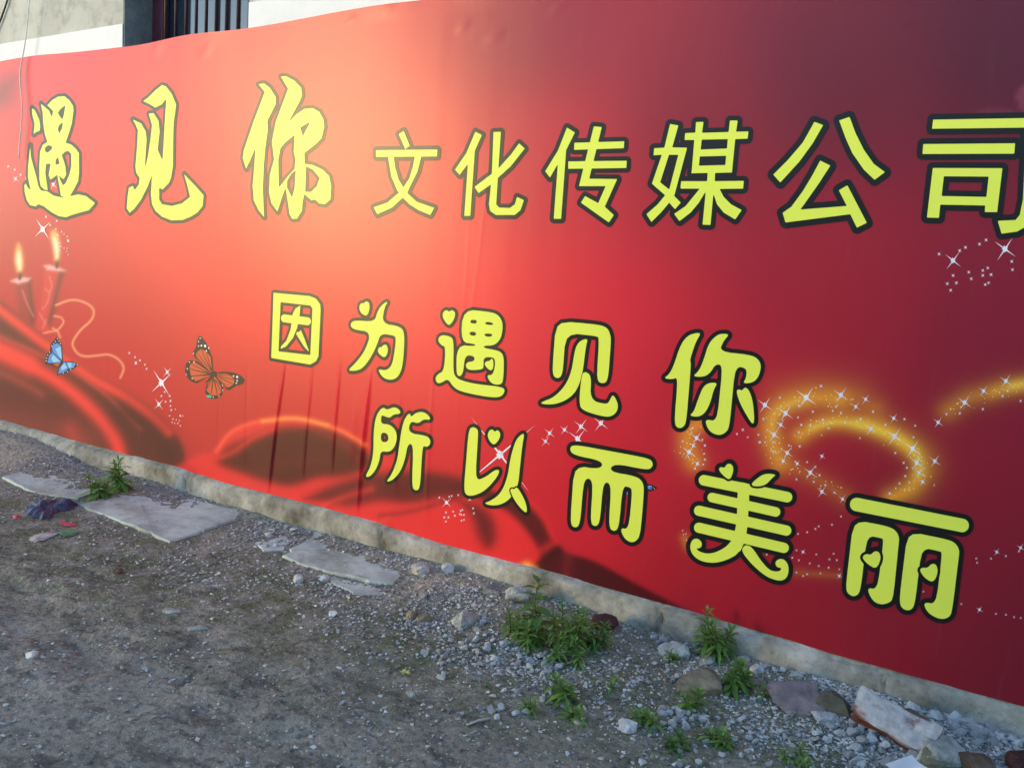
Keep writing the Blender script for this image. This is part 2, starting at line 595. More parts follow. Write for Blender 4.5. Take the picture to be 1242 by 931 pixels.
# ------------------------------------------------------------------ the printed banner sheet
BXL, BXR = -10.2, 2.4
bx = np.concatenate([np.arange(BXL, -7.4, 0.04), np.arange(-7.4, -4.9, 0.015), np.arange(-4.9, -4.3, 0.008), np.arange(-4.3, -2.9, 0.0035), np.arange(-2.9, -2.2, 0.008), np.arange(-2.2, BXR, 0.014)])
bx = bx[np.concatenate([[True], np.diff(bx) > 0.002])]
bt = np.linspace(0, 1, 300)
X, T = np.meshgrid(bx, bt)
ZB = zbot(X)
ZT = ztop(X) + 0.010 * (vnoise(X * 2.2, 0 * X, 71) - 0.5) - 0.008 * np.exp(-((X - (xl + 0.25)) / 0.3) ** 2)
Z = ZB + (ZT - ZB) * T
Y = -relief(X, Z)
Y = Y - 0.012 * np.clip((Z - 2.74) / 0.08, 0, 1) * np.clip(vnoise(X * 3, 0 * X, 77) - 0.55, 0, 1) * 0.6
PX, PY = project(X, np.zeros_like(X), Z)


def lerp(a, b, f):
    return a + (b - a) * f[..., None]


def seg_dist(PX, PY, pts, closed=False):
    d = np.full(PX.shape, 1e9)
    n = len(pts)
    for i in range(n if closed else n - 1):
        ax, ay = pts[i]
        bx_, by_ = pts[(i + 1) % n]
        vx, vy = bx_ - ax, by_ - ay
        L = vx * vx + vy * vy + 1e-9
        t = np.clip(((PX - ax) * vx + (PY - ay) * vy) / L, 0, 1)
        d = np.minimum(d, np.hypot(PX - ax - t * vx, PY - ay - t * vy))
    return d


def inside(PX, PY, pts):
    r = np.zeros(PX.shape, bool)
    n = len(pts)
    for i in range(n):
        ax, ay = pts[i]
        bx_, by_ = pts[(i + 1) % n]
        if ay == by_:
            continue
        c = (ay > PY) != (by_ > PY)
        r ^= c & (PX < (bx_ - ax) * (PY - ay) / (by_ - ay) + ax)
    return r


def sdf(PX, PY, pts):
    d = seg_dist(PX, PY, pts, True)
    return np.where(inside(PX, PY, pts), -d, d)


def catmull(pts, k=6):
    P = [np.array(p, float) for p in pts]
    P = [2 * P[0] - P[1]] + P + [2 * P[-1] - P[-2]]
    out = []
    for i in range(1, len(P) - 2):
        for j in range(k):
            t = j / k
            out.append(tuple(0.5 * (2 * P[i] + (P[i + 1] - P[i - 1]) * t + (2 * P[i - 1] - 5 * P[i] + 4 * P[i + 1] - P[i + 2]) * t * t
                                    + (3 * P[i] - P[i - 1] - 3 * P[i + 1] + P[i + 2]) * t ** 3)))
    out.append(tuple(P[-2]))
    return out


KI = 0.70        # light falling on the shaded sheet, to turn seen colours into ink colours that keep some shade
ctrl = [(430, 200, (226, 46, 46)), (560, 350, (212, 46, 52)), (700, 420, (190, 38, 50)), (850, 500, (160, 29, 44)), (1000, 350, (136, 28, 42)),  # printed red gradient; some shade and lens falloff painted in towards the top right
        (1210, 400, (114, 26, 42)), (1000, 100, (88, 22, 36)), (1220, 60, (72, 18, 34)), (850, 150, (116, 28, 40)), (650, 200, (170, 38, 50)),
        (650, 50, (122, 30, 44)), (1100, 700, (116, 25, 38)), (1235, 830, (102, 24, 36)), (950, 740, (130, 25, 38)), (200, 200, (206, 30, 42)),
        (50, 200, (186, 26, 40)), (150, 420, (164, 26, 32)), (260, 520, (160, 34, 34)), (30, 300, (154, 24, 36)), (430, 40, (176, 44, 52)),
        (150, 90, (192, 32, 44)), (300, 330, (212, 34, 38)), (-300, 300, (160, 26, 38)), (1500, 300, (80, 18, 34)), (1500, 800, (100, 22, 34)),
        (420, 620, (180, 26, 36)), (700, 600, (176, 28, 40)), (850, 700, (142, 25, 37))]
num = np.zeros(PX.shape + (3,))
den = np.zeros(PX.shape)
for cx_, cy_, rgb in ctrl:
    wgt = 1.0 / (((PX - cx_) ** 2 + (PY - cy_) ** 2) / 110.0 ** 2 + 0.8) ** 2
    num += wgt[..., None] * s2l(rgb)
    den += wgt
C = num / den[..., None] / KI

DARK = np.array([0.060, 0.007, 0.007])
DARK2 = np.array([0.100, 0.012, 0.016])
RIM = np.array([0.95, 0.045, 0.035])
GOLD = np.array([0.98, 0.42, 0.07])


def soft(pts, r, s, colr, a=1.0, k=4):
    """printed soft stroke"""
    P = np.array(pts, float)
    g = r + 8 * s
    w = (PX > P[:, 0].min() - g) & (PX < P[:, 0].max() + g) & (PY > P[:, 1].min() - g) & (PY < P[:, 1].max() + g)
    d = seg_dist(PX[w], PY[w], catmull(pts, k) if len(pts) > 2 else pts)
    f = a / (1 + np.exp(np.clip((d - r) / s, -40, 40)))
    C[w] = lerp(C[w], np.asarray(colr), f)


def region(pts, s, colr, a=1.0, smooth=True):
    P = np.array(pts, float)
    g = 12 * s + 12
    w = (PX > P[:, 0].min() - g) & (PX < P[:, 0].max() + g) & (PY > P[:, 1].min() - g) & (PY < P[:, 1].max() + g)
    p = catmull(list(pts) + [pts[0]], 4) if smooth else pts
    f = a / (1 + np.exp(np.clip(sdf(PX[w], PY[w], p) / s, -40, 40)))
    C[w] = lerp(C[w], np.asarray(colr), f)


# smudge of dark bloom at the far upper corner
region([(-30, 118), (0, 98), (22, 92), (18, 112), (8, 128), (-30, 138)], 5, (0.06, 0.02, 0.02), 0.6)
# candles
region([(18, 340), (37, 338), (38, 360), (42, 382), (40, 398), (25, 398)], 1.2, (0.34, 0.022, 0.028), 0.95, False)
region([(34, 340), (37, 338), (39, 360), (43, 385), (38, 398)], 1.4, (0.07, 0.012, 0.014), 0.8, False)
region([(54, 324), (79, 328), (72, 352), (66, 380), (60, 402), (44, 402), (49, 370), (53, 345)], 1.2, (0.66, 0.030, 0.038), 0.95, False)
region([(72, 330), (79, 329), (72, 352), (66, 380), (61, 396), (58, 390), (65, 360)], 1.6, (0.07, 0.014, 0.014), 0.9, False)
region([(13.5, 341), (19, 338), (30, 336.5), (37, 337.5), (34, 341), (22, 344)], 0.8, (0.86, 0.42, 0.42), 1.0, False)
region([(53.5, 322.5), (60, 321.5), (72, 325), (79.5, 328.5), (70, 328.5), (58, 327)], 0.8, (0.86, 0.42, 0.42), 1.0, False)
for (a, b) in (((24, 338), (25, 330)), ((69, 324), (70, 315))):
    soft([a, b], 1.8, 0.5, (0.05, 0.012, 0.02), 0.95)
region([(21, 329), (18.5, 316), (19.5, 304), (22.5, 296), (26, 305), (27.5, 318), (26, 329)], 1.2, (0.95, 0.50, 0.14), 0.9)
region([(23, 326), (20.5, 316), (23, 305), (25.5, 316), (25, 326)], 1.0, (0.98, 0.86, 0.55), 0.9)
region([(67, 315), (65, 300), (62, 288), (64, 280), (70, 284), (72, 298), (71, 314)], 1.2, (0.95, 0.50, 0.14), 0.9)
region([(68, 312), (66, 298), (65, 288), (69, 292), (71, 302), (70, 312)], 1.0, (0.98, 0.86, 0.62), 0.9)
for pts in ([(60, 336), (63, 346), (61, 354)], [(55, 350), (60, 357), (56, 370), (52, 374)], [(48, 380), (55, 392)], [(27, 352), (33, 368), (41, 384)], [(56, 388), (52, 398)]):
    soft(pts, 0.7, 0.5, (0.75, 0.20, 0.17), 0.6)
# cord
soft([(68, 370), (85, 364), (98, 365), (110, 371), (114, 379), (110, 389), (98, 400), (89, 413), (89, 421), (95, 429), (104, 432), (118, 431), (132, 430), (144, 436), (150, 446), (146, 458)], 0.9, 0.45, (0.92, 0.38, 0.20), 0.9)
soft([(66, 383), (74, 385), (77, 391), (70, 400), (62, 402), (53, 404)], 0.7, 0.45, (0.92, 0.38, 0.22), 0.85)
soft([(64, 398), (70, 402), (73, 409)], 0.7, 0.45, (0.92, 0.38, 0.22), 0.85)
# the red cloth, left fold
edge = [(-200, 250), (-60, 322), (0, 364), (34, 392), (72, 422), (112, 452), (150, 472), (182, 494), (206, 517), (222, 542), (226, 572)]
cloth = catmull(edge, 6) + [(226, 640), (-200, 640)]
f = 1 / (1 + np.exp(np.clip(sdf(PX, PY, cloth) / 1.6, -40, 40)))
C = lerp(C, np.array([0.105, 0.014, 0.012]), f)
inc = f
C0 = C.copy()
soft([(-200, 262), (-60, 332), (0, 376), (34, 402), (72, 430), (112, 459), (150, 480), (182, 503), (204, 524)], 5.0, 2.0, RIM, 0.9)
soft([(-150, 330), (-40, 382), (0, 408), (45, 428), (92, 452), (130, 480), (155, 505), (170, 520)], 1.6, 1.6, (0.62, 0.06, 0.045), 0.6)
soft([(-200, 320), (-60, 395), (0, 424), (40, 445), (75, 466), (104, 490), (128, 516), (142, 540), (146, 560)], 6.5, 2.8, RIM, 0.95)
soft([(-60, 400), (0, 426), (34, 440)], 10, 4, RIM, 0.85)
soft([(-60, 430), (0, 452), (30, 466), (50, 478)], 2.0, 3.0, (0.5, 0.06, 0.045), 0.6)
soft([(-60, 500), (0, 506), (60, 520), (110, 535)], 10, 9, (0.30, 0.045, 0.04), 0.6)
soft([(85, 520), (96, 545)], 5, 5, (0.62, 0.05, 0.045), 0.6)
soft([(150, 500), (185, 520), (205, 545), (210, 570)], 11, 7, DARK, 0.85)
C = lerp(C0, C, np.clip(inc * 1.2, 0, 1)) if False else C
# middle fold, traced from the photograph at 1.862x
def z4(pts):
    return [(182 + a_ / 1.862, 437 + b_ / 1.862) for a_, b_ in pts]


RED2 = np.array([0.80, 0.028, 0.032])
# the cloth's own lit red below the folds
region(z4([(58, 242), (110, 212), (150, 204), (185, 160), (250, 135), (330, 127), (420, 150), (490, 190), (560, 230), (640, 250), (720, 270), (830, 300), (890, 350), (915, 420), (870, 470), (500, 420), (60, 260)]), 1.8, RED2, 0.85)
# first hollow
region(z4([(150, 226), (172, 196), (215, 176), (262, 160), (300, 149), (380, 150), (440, 170), (492, 204), (500, 240), (440, 262), (380, 266), (320, 284), (270, 276), (215, 258), (165, 240)]), 2.6, DARK, 0.96)
soft(z4([(150, 222), (190, 205), (232, 176), (280, 154)]), 1.6, 2.2, (0.85, 0.035, 0.035), 0.75)
soft(z4([(250, 250), (320, 230), (400, 225)]), 3.0, 5.0, (0.16, 0.02, 0.016), 0.5)
soft(z4([(380, 160), (440, 190), (470, 225)]), 1.5, 3.0, (0.40, 0.02, 0.02), 0.5)
# bright rim
soft(z4([(150, 204), (185, 161), (250, 137), (330, 130), (420, 153), (486, 190)]), 2.2, 1.3, (0.98, 0.09, 0.05), 0.9)
soft(z4([(255, 137), (330, 131), (400, 146)]), 1.0, 1.3, GOLD, 0.75)
soft(z4([(400, 146), (450, 168), (486, 190)]), 0.6, 1.2, GOLD, 0.30)
# second hollow
region(z4([(350, 312), (400, 285), (470, 262), (540, 250), (620, 248), (700, 262), (745, 284), (735, 306), (660, 312), (590, 326), (520, 318), (460, 328), (400, 322)]), 2.8, DARK2 * 0.7, 0.92)
soft(z4([(380, 330), (440, 308), (500, 290)]), 1.6, 2.6, (0.85, 0.035, 0.04), 0.75)
soft(z4([(470, 340), (560, 330), (660, 318)]), 1.4, 2.6, (0.80, 0.035, 0.04), 0.6)
soft(z4([(520, 350), (600, 338), (690, 310)]), 1.5, 2.0, DARK2, 0.7)
# lobe and long edge
region(z4([(700, 318), (745, 326), (775, 356), (782, 400), (764, 424), (742, 400), (725, 352)]), 3.2, DARK2 * 0.8, 0.9)
region(z4([(740, 284), (800, 300), (845, 318), (884, 356), (908, 402), (934, 432), (900, 452), (866, 466), (880, 440), (862, 400), (820, 352), (775, 324), (735, 306)]), 1.6, DARK2 * 0.75, 0.95)
soft(z4([(842, 440), (880, 430), (912, 412)]), 3.0, 2.6, (0.70, 0.028, 0.034), 0.7)
region(z4([(866, 466), (918, 420), (942, 434), (1004, 452), (1100, 504), (1242, 580), (1330, 640), (1200, 640), (1000, 560)]), 1.3, DARK2 * 0.62, 0.97)
soft(z4([(944, 440), (936, 500)]), 2.5, 4.0, (0.28, 0.02, 0.028), 0.6)
region(z4([(838, 462), (850, 455), (864, 462), (872, 470), (850, 478)]), 1.6, GOLD, 1.0)
# golden swirl
Y1 = (0.98, 0.45, 0.035)
for pts, r, s, a in (
        ([(945, 562), (936, 535), (934, 512), (944, 496), (966, 486), (992, 482), (1018, 484)], 6, 5.5, 0.80),
        ([(1018, 484), (1040, 487), (1064, 494)], 3, 6, 0.3),
        ([(970, 528), (990, 516), (1010, 511), (1032, 512), (1058, 518), (1084, 530), (1106, 546), (1116, 562), (1114, 578), (1100, 594), (1080, 604)], 6, 4.5, 0.88),
        ([(1050, 515), (1084, 528), (1106, 545)], 3, 2.5, 0.9),
        ([(1060, 505), (1100, 530), (1126, 552), (1128, 572), (1110, 596)], 6, 8, 0.28),
        ([(940, 535), (954, 560), (978, 574), (1002, 588), (1024, 602)], 3, 6, 0.34),
        ([(846, 514), (836, 524), (834, 540), (842, 560)], 7, 5, 0.72),
        ([(1150, 498), (1172, 484), (1198, 476), (1226, 468), (1290, 462)], 5, 6, 0.55),
        ([(1205, 476), (1250, 464)], 4, 3, 0.6),
        ([(950, 480), (990, 470), (1040, 478)], 8, 10, 0.22),
        ([(830, 652), (834, 662)], 2, 2.5, 0.5),
        ([(964, 694), (1020, 698)], 1, 3, 0.25)):
    soft(pts, r, s, Y1, a)
soft([(1040, 514), (1064, 521), (1096, 536), (1112, 552), (1114, 574)], 2.0, 3.0, (0.95, 0.70, 0.08), 0.85)
soft([(938, 525), (940, 505), (956, 491), (978, 484)], 1.5, 3.5, (0.95, 0.62, 0.08), 0.6)
soft([(985, 519), (1010, 512), (1040, 514)], 2.0, 2.0, (0.95, 0.66, 0.08), 0.7)
soft([(1226, 468), (1260, 463)], 3.0, 2.5, (0.95, 0.66, 0.08), 0.7)
# pale petals beside the last heading character
region([(1232, 118), (1240, 104), (1262, 100), (1262, 140), (1240, 134)], 1.2, (0.24, 0.045, 0.08), 0.7)
region([(1186, 134), (1205, 131), (1230, 134), (1226, 145), (1190, 145)], 1.2, (0.20, 0.03, 0.055), 0.5)
C = np.clip(C, 0.002, 0.95)

banner = grid_obj('banner', np.stack([X, Y, Z], -1).reshape(-1, 3), len(bx), len(bt), M_PRINT_SHADED)
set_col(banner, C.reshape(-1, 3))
tag(banner, 'long glossy red printed vinyl banner with yellow Chinese lettering covering the wall', 'banner')


def on_sheet(P, off):
    """photograph points -> points lying on the relief of the sheet"""
    W = wall_arr(P)
    return np.stack([W[:, 0], -relief(W[:, 0], W[:, 1]) - off, W[:, 1]], 1)


# ------------------------------------------------------------------ lettering: outline traced, filled by marching squares
def march(D, x0, y0, step):
    """region D<0 of a sampled field -> points and polygons"""
    ny, nx = D.shape
    pts, idx, faces = [], {}, []

    def node(i, j):
        k = (i, j, 0)
        if k not in idx:
            idx[k] = len(pts)
            pts.append((x0 + i * step, y0 + j * step))
        return idx[k]

    def cut(i, j, i2, j2):
        k = (i, j, i2, j2) if (i, j) < (i2, j2) else (i2, j2, i, j)
        if k not in idx:
            a, b = D[k[1], k[0]], D[k[3], k[2]]
            t = min(max(a / (a - b), 0.02), 0.98)
            idx[k] = len(pts)
            pts.append((x0 + (k[0] + (k[2] - k[0]) * t) * step, y0 + (k[1] + (k[3] - k[1]) * t) * step))
        return idx[k]
    ins = D < 0
    cnt = ins[:-1, :-1].astype(int) + ins[1:, :-1] + ins[:-1, 1:] + ins[1:, 1:]
    for j, i in zip(*np.nonzero(cnt)):
        c = [(i, j), (i, j + 1), (i + 1, j + 1), (i + 1, j)]
        s = [ins[b, a] for a, b in c]
        if all(s):
            faces.append(tuple(node(*q) for q in c))
            continue
        if cnt[j, i] == 2 and s[0] == s[2]:
            for k in range(4):
                if s[k]:
                    p, q, r_ = c[k], c[(k + 1) % 4], c[(k - 1) % 4]
                    faces.append((node(*p), cut(*p, *q), cut(*p, *r_)))
            continue
        f = []
        for k in range(4):
            p, q = c[k], c[(k + 1) % 4]
            if s[k]:
                f.append(node(*p))
            if s[k] != s[(k + 1) % 4]:
                f.append(cut(*p, *q))
        faces.append(tuple(f))
    return np.array(pts), faces


def chaikin(p, it=1):
    for _ in range(it):
        q = []
        for i in range(len(p)):
            a, b = np.array(p[i], float), np.array(p[(i + 1) % len(p)], float)
            L = np.hypot(*(b - a))
            k = min(0.25, 9.0 / max(L, 1e-6))          # keep long straight runs straight
            q += [tuple(a + (b - a) * k), tuple(a + (b - a) * (1 - k))]
        p = q
    return p


ZS = 5.004


def build_char(org, ops, ow, ax, smooth, label):
    """ops in 5x zoom coordinates: ('+'|'-'|('r', w), polygon) or ('c', p, q, radius)"""
    def tr(p):
        return [(org[0] + a / ZS, org[1] + b / ZS) for a, b in p]
    allp = []
    for op in ops:
        allp += tr(op[1] if op[0] != 'c' else [op[1], op[2]])
    allp = np.array(allp)
    mg = ow / ZS + 14
    step = 0.9
    x0, y0 = allp.min(0) - mg
    x1, y1 = allp.max(0) + mg
    gx = np.arange(x0, x1, step)
    gy = np.arange(y0, y1, step)
    QX, QY = np.meshgrid(gx, gy)
    D = np.full(QX.shape, 1e3)
    for op in ops:
        if op[0] == 'c':
            p = tr([op[1], op[2]])
            d = seg_dist(QX / ax, QY, [(a / ax, b) for a, b in p]) - op[3] / ZS
        else:
            p = tr(op[1])
            if smooth:
                p = chaikin(p, 2)
            d = sdf(QX / ax, QY, [(a / ax, b) for a, b in p])
        if op[0] == '-':
            D = np.maximum(D, -d)
        elif isinstance(op[0], tuple):
            D = np.maximum(D, -(d - op[0][1] / ZS))
            D = np.minimum(D, d)
        else:
            D = np.minimum(D, d)
    pts, faces = march(D, x0, y0, step)
    ch = mesh_obj('character', on_sheet(pts, 0.0024), faces, M_YELLOW, banner, True)
    tag(ch, label)
    # the outline follows the true distance to the finished letter
    ins = D < 0
    P = pts
    Dm = D.copy()
    for op in ops:
        if isinstance(op[0], tuple):
            p = tr(op[1])
            d = sdf(QX / ax, QY, [(a / ax, b) for a, b in (chaikin(p, 2) if smooth else p)])
            Dm = np.minimum(Dm, d)
        if op[0] == '-':
            pass
    pts, faces = march(Dm - ow / ZS, x0, y0, step)
    ol = mesh_obj('outline', on_sheet(pts, 0.0012), faces, M_BLACK, ch, True)
    return ch


CH = []
A = CH.append
A(((0, 90), [('+', [(196, 205), (215, 222), (240, 275), (248, 320), (243, 345), (222, 352), (205, 366), (210, 330), (212, 300), (198, 245)]),
             ('+', [(250, 180), (272, 198), (300, 222), (318, 262), (325, 225), (290, 190), (320, 158), (355, 138), (395, 135), (425, 160), (448, 195), (450, 225), (440, 300), (425, 350), (402, 418), (436, 428), (465, 455), (483, 480), (484, 600), (478, 650), (458, 690), (430, 738), (390, 748), (372, 738), (365, 690), (350, 610), (330, 628), (308, 640), (298, 612), (305, 575), (310, 545), (283, 545), (278, 600), (285, 650), (292, 705), (270, 700), (250, 680), (242, 640), (241, 560), (246, 470), (262, 430), (290, 412), (275, 365), (265, 300), (262, 235)]),
             ('-', [(355, 235), (372, 212), (400, 190), (392, 240), (383, 278), (365, 255)]), ('-', [(385, 290), (380, 330), (362, 362), (355, 335), (362, 312)]),
             ('-', [(275, 450), (295, 432), (318, 438), (318, 455), (292, 478), (278, 470)]), ('-', [(355, 505), (365, 545), (340, 550), (342, 520)]),
             ('-', [(378, 492), (400, 470), (420, 468), (436, 485), (436, 560), (425, 610), (400, 665), (385, 675), (368, 640), (360, 615), (375, 630), (390, 638), (405, 610), (400, 560), (390, 525)]),
             ('+', [(158, 662), (172, 690), (200, 712), (225, 703), (290, 712), (330, 738), (385, 750), (430, 740), (480, 730), (525, 740), (580, 782), (545, 825), (480, 843), (440, 855), (405, 868), (360, 862), (315, 838), (265, 800), (235, 790), (220, 803), (185, 795), (165, 765), (152, 715), (150, 675)]),
             ('+', [(186, 430), (190, 500), (205, 560), (222, 620), (236, 680), (250, 705), (225, 720), (195, 715), (185, 690), (172, 625), (173, 560)])], 19, 0.75, False,
   'large yellow brush character at the far left of the heading'))
A(((0, 90), [('+', [(872, 165), (900, 145), (945, 100), (985, 68), (1010, 75), (1045, 120), (1072, 185), (1068, 220), (1058, 290), (1055, 350), (1052, 560), (1040, 630), (1028, 660), (990, 700), (968, 690), (968, 760), (985, 790), (1045, 800), (1105, 785), (1155, 745), (1140, 680), (1118, 605), (1150, 640), (1180, 670), (1238, 735), (1232, 800), (1200, 840), (1160, 865), (1110, 885), (1040, 887), (985, 865), (945, 830), (925, 790), (918, 730), (925, 610), (900, 680), (860, 760), (820, 815), (790, 842), (772, 815), (778, 740), (785, 690), (810, 678), (820, 705), (845, 670), (850, 630), (830, 600), (825, 560), (835, 440), (840, 340), (825, 305), (808, 275), (860, 300), (888, 350), (893, 400), (888, 480), (880, 580), (900, 500), (915, 400), (925, 310), (905, 240), (935, 238), (965, 285), (972, 350), (960, 460), (988, 525), (995, 420), (1005, 250), (1012, 150), (985, 185), (945, 205), (905, 180)])], 19, 0.78, False,
   'large yellow brush character, second of the heading'))
A(((240, 90), [('+', [(370, 62), (405, 58), (440, 85), (475, 140), (475, 185), (425, 285), (428, 340), (412, 450), (403, 560), (398, 700), (405, 868), (370, 825), (342, 765), (335, 680), (345, 560), (352, 450), (318, 530), (295, 575), (275, 510), (282, 460), (340, 290), (408, 110)]),
               ('+', [(505, 15), (540, 15), (590, 42), (630, 85), (635, 130), (620, 170), (555, 290), (600, 245), (650, 212), (700, 208), (740, 230), (765, 275), (770, 320), (755, 390), (720, 425), (650, 480), (652, 545), (700, 552), (760, 580), (800, 620), (812, 680), (808, 760), (775, 790), (740, 785), (715, 762), (690, 765), (660, 738), (650, 728), (640, 770), (635, 830), (605, 878), (575, 878), (560, 850), (550, 780), (535, 690), (510, 760), (487, 835), (450, 785), (435, 720), (440, 610), (465, 520), (452, 410), (475, 290), (550, 90)]),
               ('-', [(625, 325), (685, 290), (640, 378)]), ('-', [(590, 370), (585, 470), (595, 520), (590, 575), (545, 625), (495, 690), (492, 520), (505, 450), (535, 415)]),
               ('-', [(597, 585), (590, 690), (575, 750), (545, 690), (545, 650), (570, 605)]), ('-', [(660, 560), (700, 580), (742, 630), (725, 680), (690, 715), (655, 715)])], 21, 0.82, False,
   'large yellow brush character, third of the heading'))
A(((440, 130), [('+', [(220, 165), (250, 145), (287, 235), (260, 257)]), ('+', [(82, 262), (455, 258), (453, 300), (82, 303)]),
                ('+', [(318, 300), (357, 300), (335, 390), (290, 480), (270, 525), (245, 550), (180, 610), (90, 650), (68, 608), (150, 580), (220, 520), (250, 485), (285, 430), (305, 365)]),
                ('+', [(155, 300), (190, 300), (200, 370), (220, 440), (250, 490), (275, 525), (330, 575), (435, 612), (412, 655), (340, 625), (285, 590), (245, 550), (210, 505), (175, 420)])], 25, 0.85, False,
   'yellow block character, fourth of the heading'))
A(((440, 130), [('+', [(685, 150), (725, 170), (682, 265), (655, 660), (618, 660), (640, 345), (590, 412), (562, 380), (630, 280)]),
                ('+', [(795, 152), (840, 150), (825, 372), (900, 290), (950, 220), (985, 252), (900, 360), (822, 430), (812, 590), (830, 610), (895, 612), (925, 590), (938, 545), (980, 565), (960, 625), (925, 655), (810, 655), (775, 630), (768, 590), (780, 470), (705, 522), (680, 485), (785, 405)])], 25, 0.87, False,
   'yellow block character, fifth of the heading'))
A(((655, 130), [('+', [(165, 125), (213, 155), (160, 262), (130, 678), (85, 678), (110, 345), (62, 428), (33, 390), (110, 265)]),
                ('+', [(210, 217), (512, 208), (510, 250), (208, 260)]), ('+', [(173, 330), (528, 326), (525, 370), (173, 375)]),
                ('+', [(328, 117), (376, 122), (300, 435), (470, 437), (395, 605), (450, 655), (420, 700), (250, 580), (275, 540), (355, 583), (400, 480), (238, 480)])], 28, 0.92, False,
   'yellow block character, sixth of the heading'))
A(((780, 130), [('+', [(165, 103), (215, 112), (178, 245), (268, 247), (190, 540), (230, 580), (195, 620), (160, 580), (110, 640), (52, 697), (22, 650), (90, 590), (135, 535), (55, 465), (115, 290), (65, 293), (68, 250), (130, 247)]),
                ('-', [(158, 290), (215, 290), (160, 500), (105, 457)]),
                ('+', [(322, 92), (368, 90), (358, 157), (520, 152), (528, 82), (575, 82), (565, 150), (640, 148), (635, 192), (560, 195), (540, 397), (438, 400), (436, 450), (612, 448), (608, 495), (465, 497), (490, 545), (535, 590), (600, 625), (560, 682), (490, 640), (450, 590), (428, 525), (410, 715), (362, 713), (382, 510), (340, 580), (290, 640), (222, 692), (190, 648), (260, 600), (345, 495), (228, 495), (232, 450), (390, 450), (393, 400), (295, 402), (312, 200), (253, 200), (256, 158), (318, 156)]),
                ('-', [(357, 198), (515, 195), (510, 252), (350, 258)]), ('-', [(345, 300), (505, 296), (500, 352), (340, 356)])], 30, 0.95, False,
   'yellow block character, seventh of the heading'))
A(((920, 130), [('+', [(340, 90), (393, 110), (330, 220), (250, 330), (133, 458), (90, 410), (180, 320), (270, 215)]),
                ('+', [(490, 82), (553, 60), (590, 160), (640, 260), (700, 345), (768, 395), (705, 442), (640, 380), (570, 280), (530, 190)]),
                ('+', [(375, 325), (437, 355), (370, 460), (255, 622), (537, 600), (488, 505), (540, 475), (658, 702), (598, 732), (558, 650), (165, 700), (147, 642), (200, 605), (270, 510), (330, 410)])], 37, 0.97, False,
   'yellow block character, eighth of the heading'))
A(((994, 130), [('+', [(690, 77), (1330, 66), (1290, 640), (1260, 720), (1200, 755), (1105, 768), (1082, 690), (1190, 685), (1215, 655), (1235, 560), (1255, 125), (683, 132)]),
                ('+', [(630, 225), (1187, 220), (1182, 283), (625, 285)]),
                ('+', [(688, 370), (1110, 371), (1078, 637), (1003, 637), (1006, 597), (733, 592), (725, 672), (652, 670)]),
                ('-', [(755, 420), (1027, 422), (1013, 545), (741, 540)])], 36, 1.0, False,
   'yellow block character at the right end of the heading'))
# second line
A(((320, 340), [('+', [(62, 75), (280, 95), (320, 110), (345, 145), (348, 180), (335, 460), (320, 490), (285, 510), (48, 470)]),
                ('-', [(105, 132), (285, 152), (298, 170), (285, 452), (93, 430)]), ('c', (127, 230), (270, 248), 24),
                ('+', [(225, 152), (222, 200), (205, 290), (180, 350), (140, 400), (105, 415), (108, 400), (140, 365), (165, 300), (180, 200), (195, 170)]),
                (('r', 6), [(205, 310), (215, 315), (228, 300), (245, 340), (280, 435), (250, 405), (215, 350), (200, 325)])], 19, 0.8, False,
   'yellow rounded character, first of the second line'))
A(((320, 340), [('+', [(580, 160), (590, 138), (608, 140), (622, 126), (640, 132), (646, 165), (630, 218), (600, 205), (587, 190)]),
                ('+', [(758, 125), (735, 160), (718, 262), (830, 278), (858, 320), (847, 510), (825, 575), (790, 603), (745, 600), (712, 575), (695, 535), (740, 548), (778, 520), (795, 440), (805, 345), (785, 332), (710, 322), (690, 390), (650, 470), (605, 530), (565, 548), (508, 548), (555, 505), (615, 430), (655, 312), (545, 298), (525, 270), (545, 240), (675, 252), (690, 190), (720, 145)]),
                (('r', 8), [(692, 430), (700, 405), (717, 405), (728, 390), (750, 390), (757, 430), (738, 472), (705, 450)])], 20, 0.83, True,
   'yellow rounded character with two hearts, second of the second line'))
A(((500, 350), [('+', [(185, 165), (190, 140), (210, 128), (226, 142), (240, 128), (262, 140), (262, 170), (245, 205), (222, 225), (195, 190)]),
                ('+', [(310, 125), (470, 140), (520, 155), (548, 195), (552, 240), (540, 305), (500, 345), (437, 345), (437, 360), (500, 370), (545, 385), (560, 425), (555, 550), (545, 580), (500, 582), (470, 560), (455, 522), (490, 525), (505, 470), (505, 430), (490, 415), (435, 415), (435, 470), (430, 490), (345, 495), (325, 470), (335, 445), (380, 440), (380, 408), (322, 402), (312, 510), (290, 535), (268, 515), (275, 340), (385, 350), (385, 335), (297, 325)]),
                ('-', [(357, 188), (395, 190), (393, 213), (355, 210)]), ('-', [(447, 200), (490, 205), (495, 222), (445, 218)]), ('-', [(352, 260), (390, 263), (388, 287), (350, 282)]), ('-', [(443, 270), (493, 275), (480, 293), (440, 288)]),
                (('r', 7), [(440, 452), (455, 438), (468, 440), (485, 422), (495, 435), (495, 480), (480, 500), (450, 475)]),
                ('+', [(155, 312), (175, 280), (230, 288), (255, 310), (250, 500), (268, 540), (310, 560), (400, 580), (550, 595), (567, 620), (540, 660), (450, 655), (300, 625), (250, 595), (220, 545), (180, 570), (155, 575), (140, 545), (160, 515), (195, 500), (205, 350), (180, 345)])], 20, 0.87, True,
   'yellow rounded character with two hearts, third of the second line'))
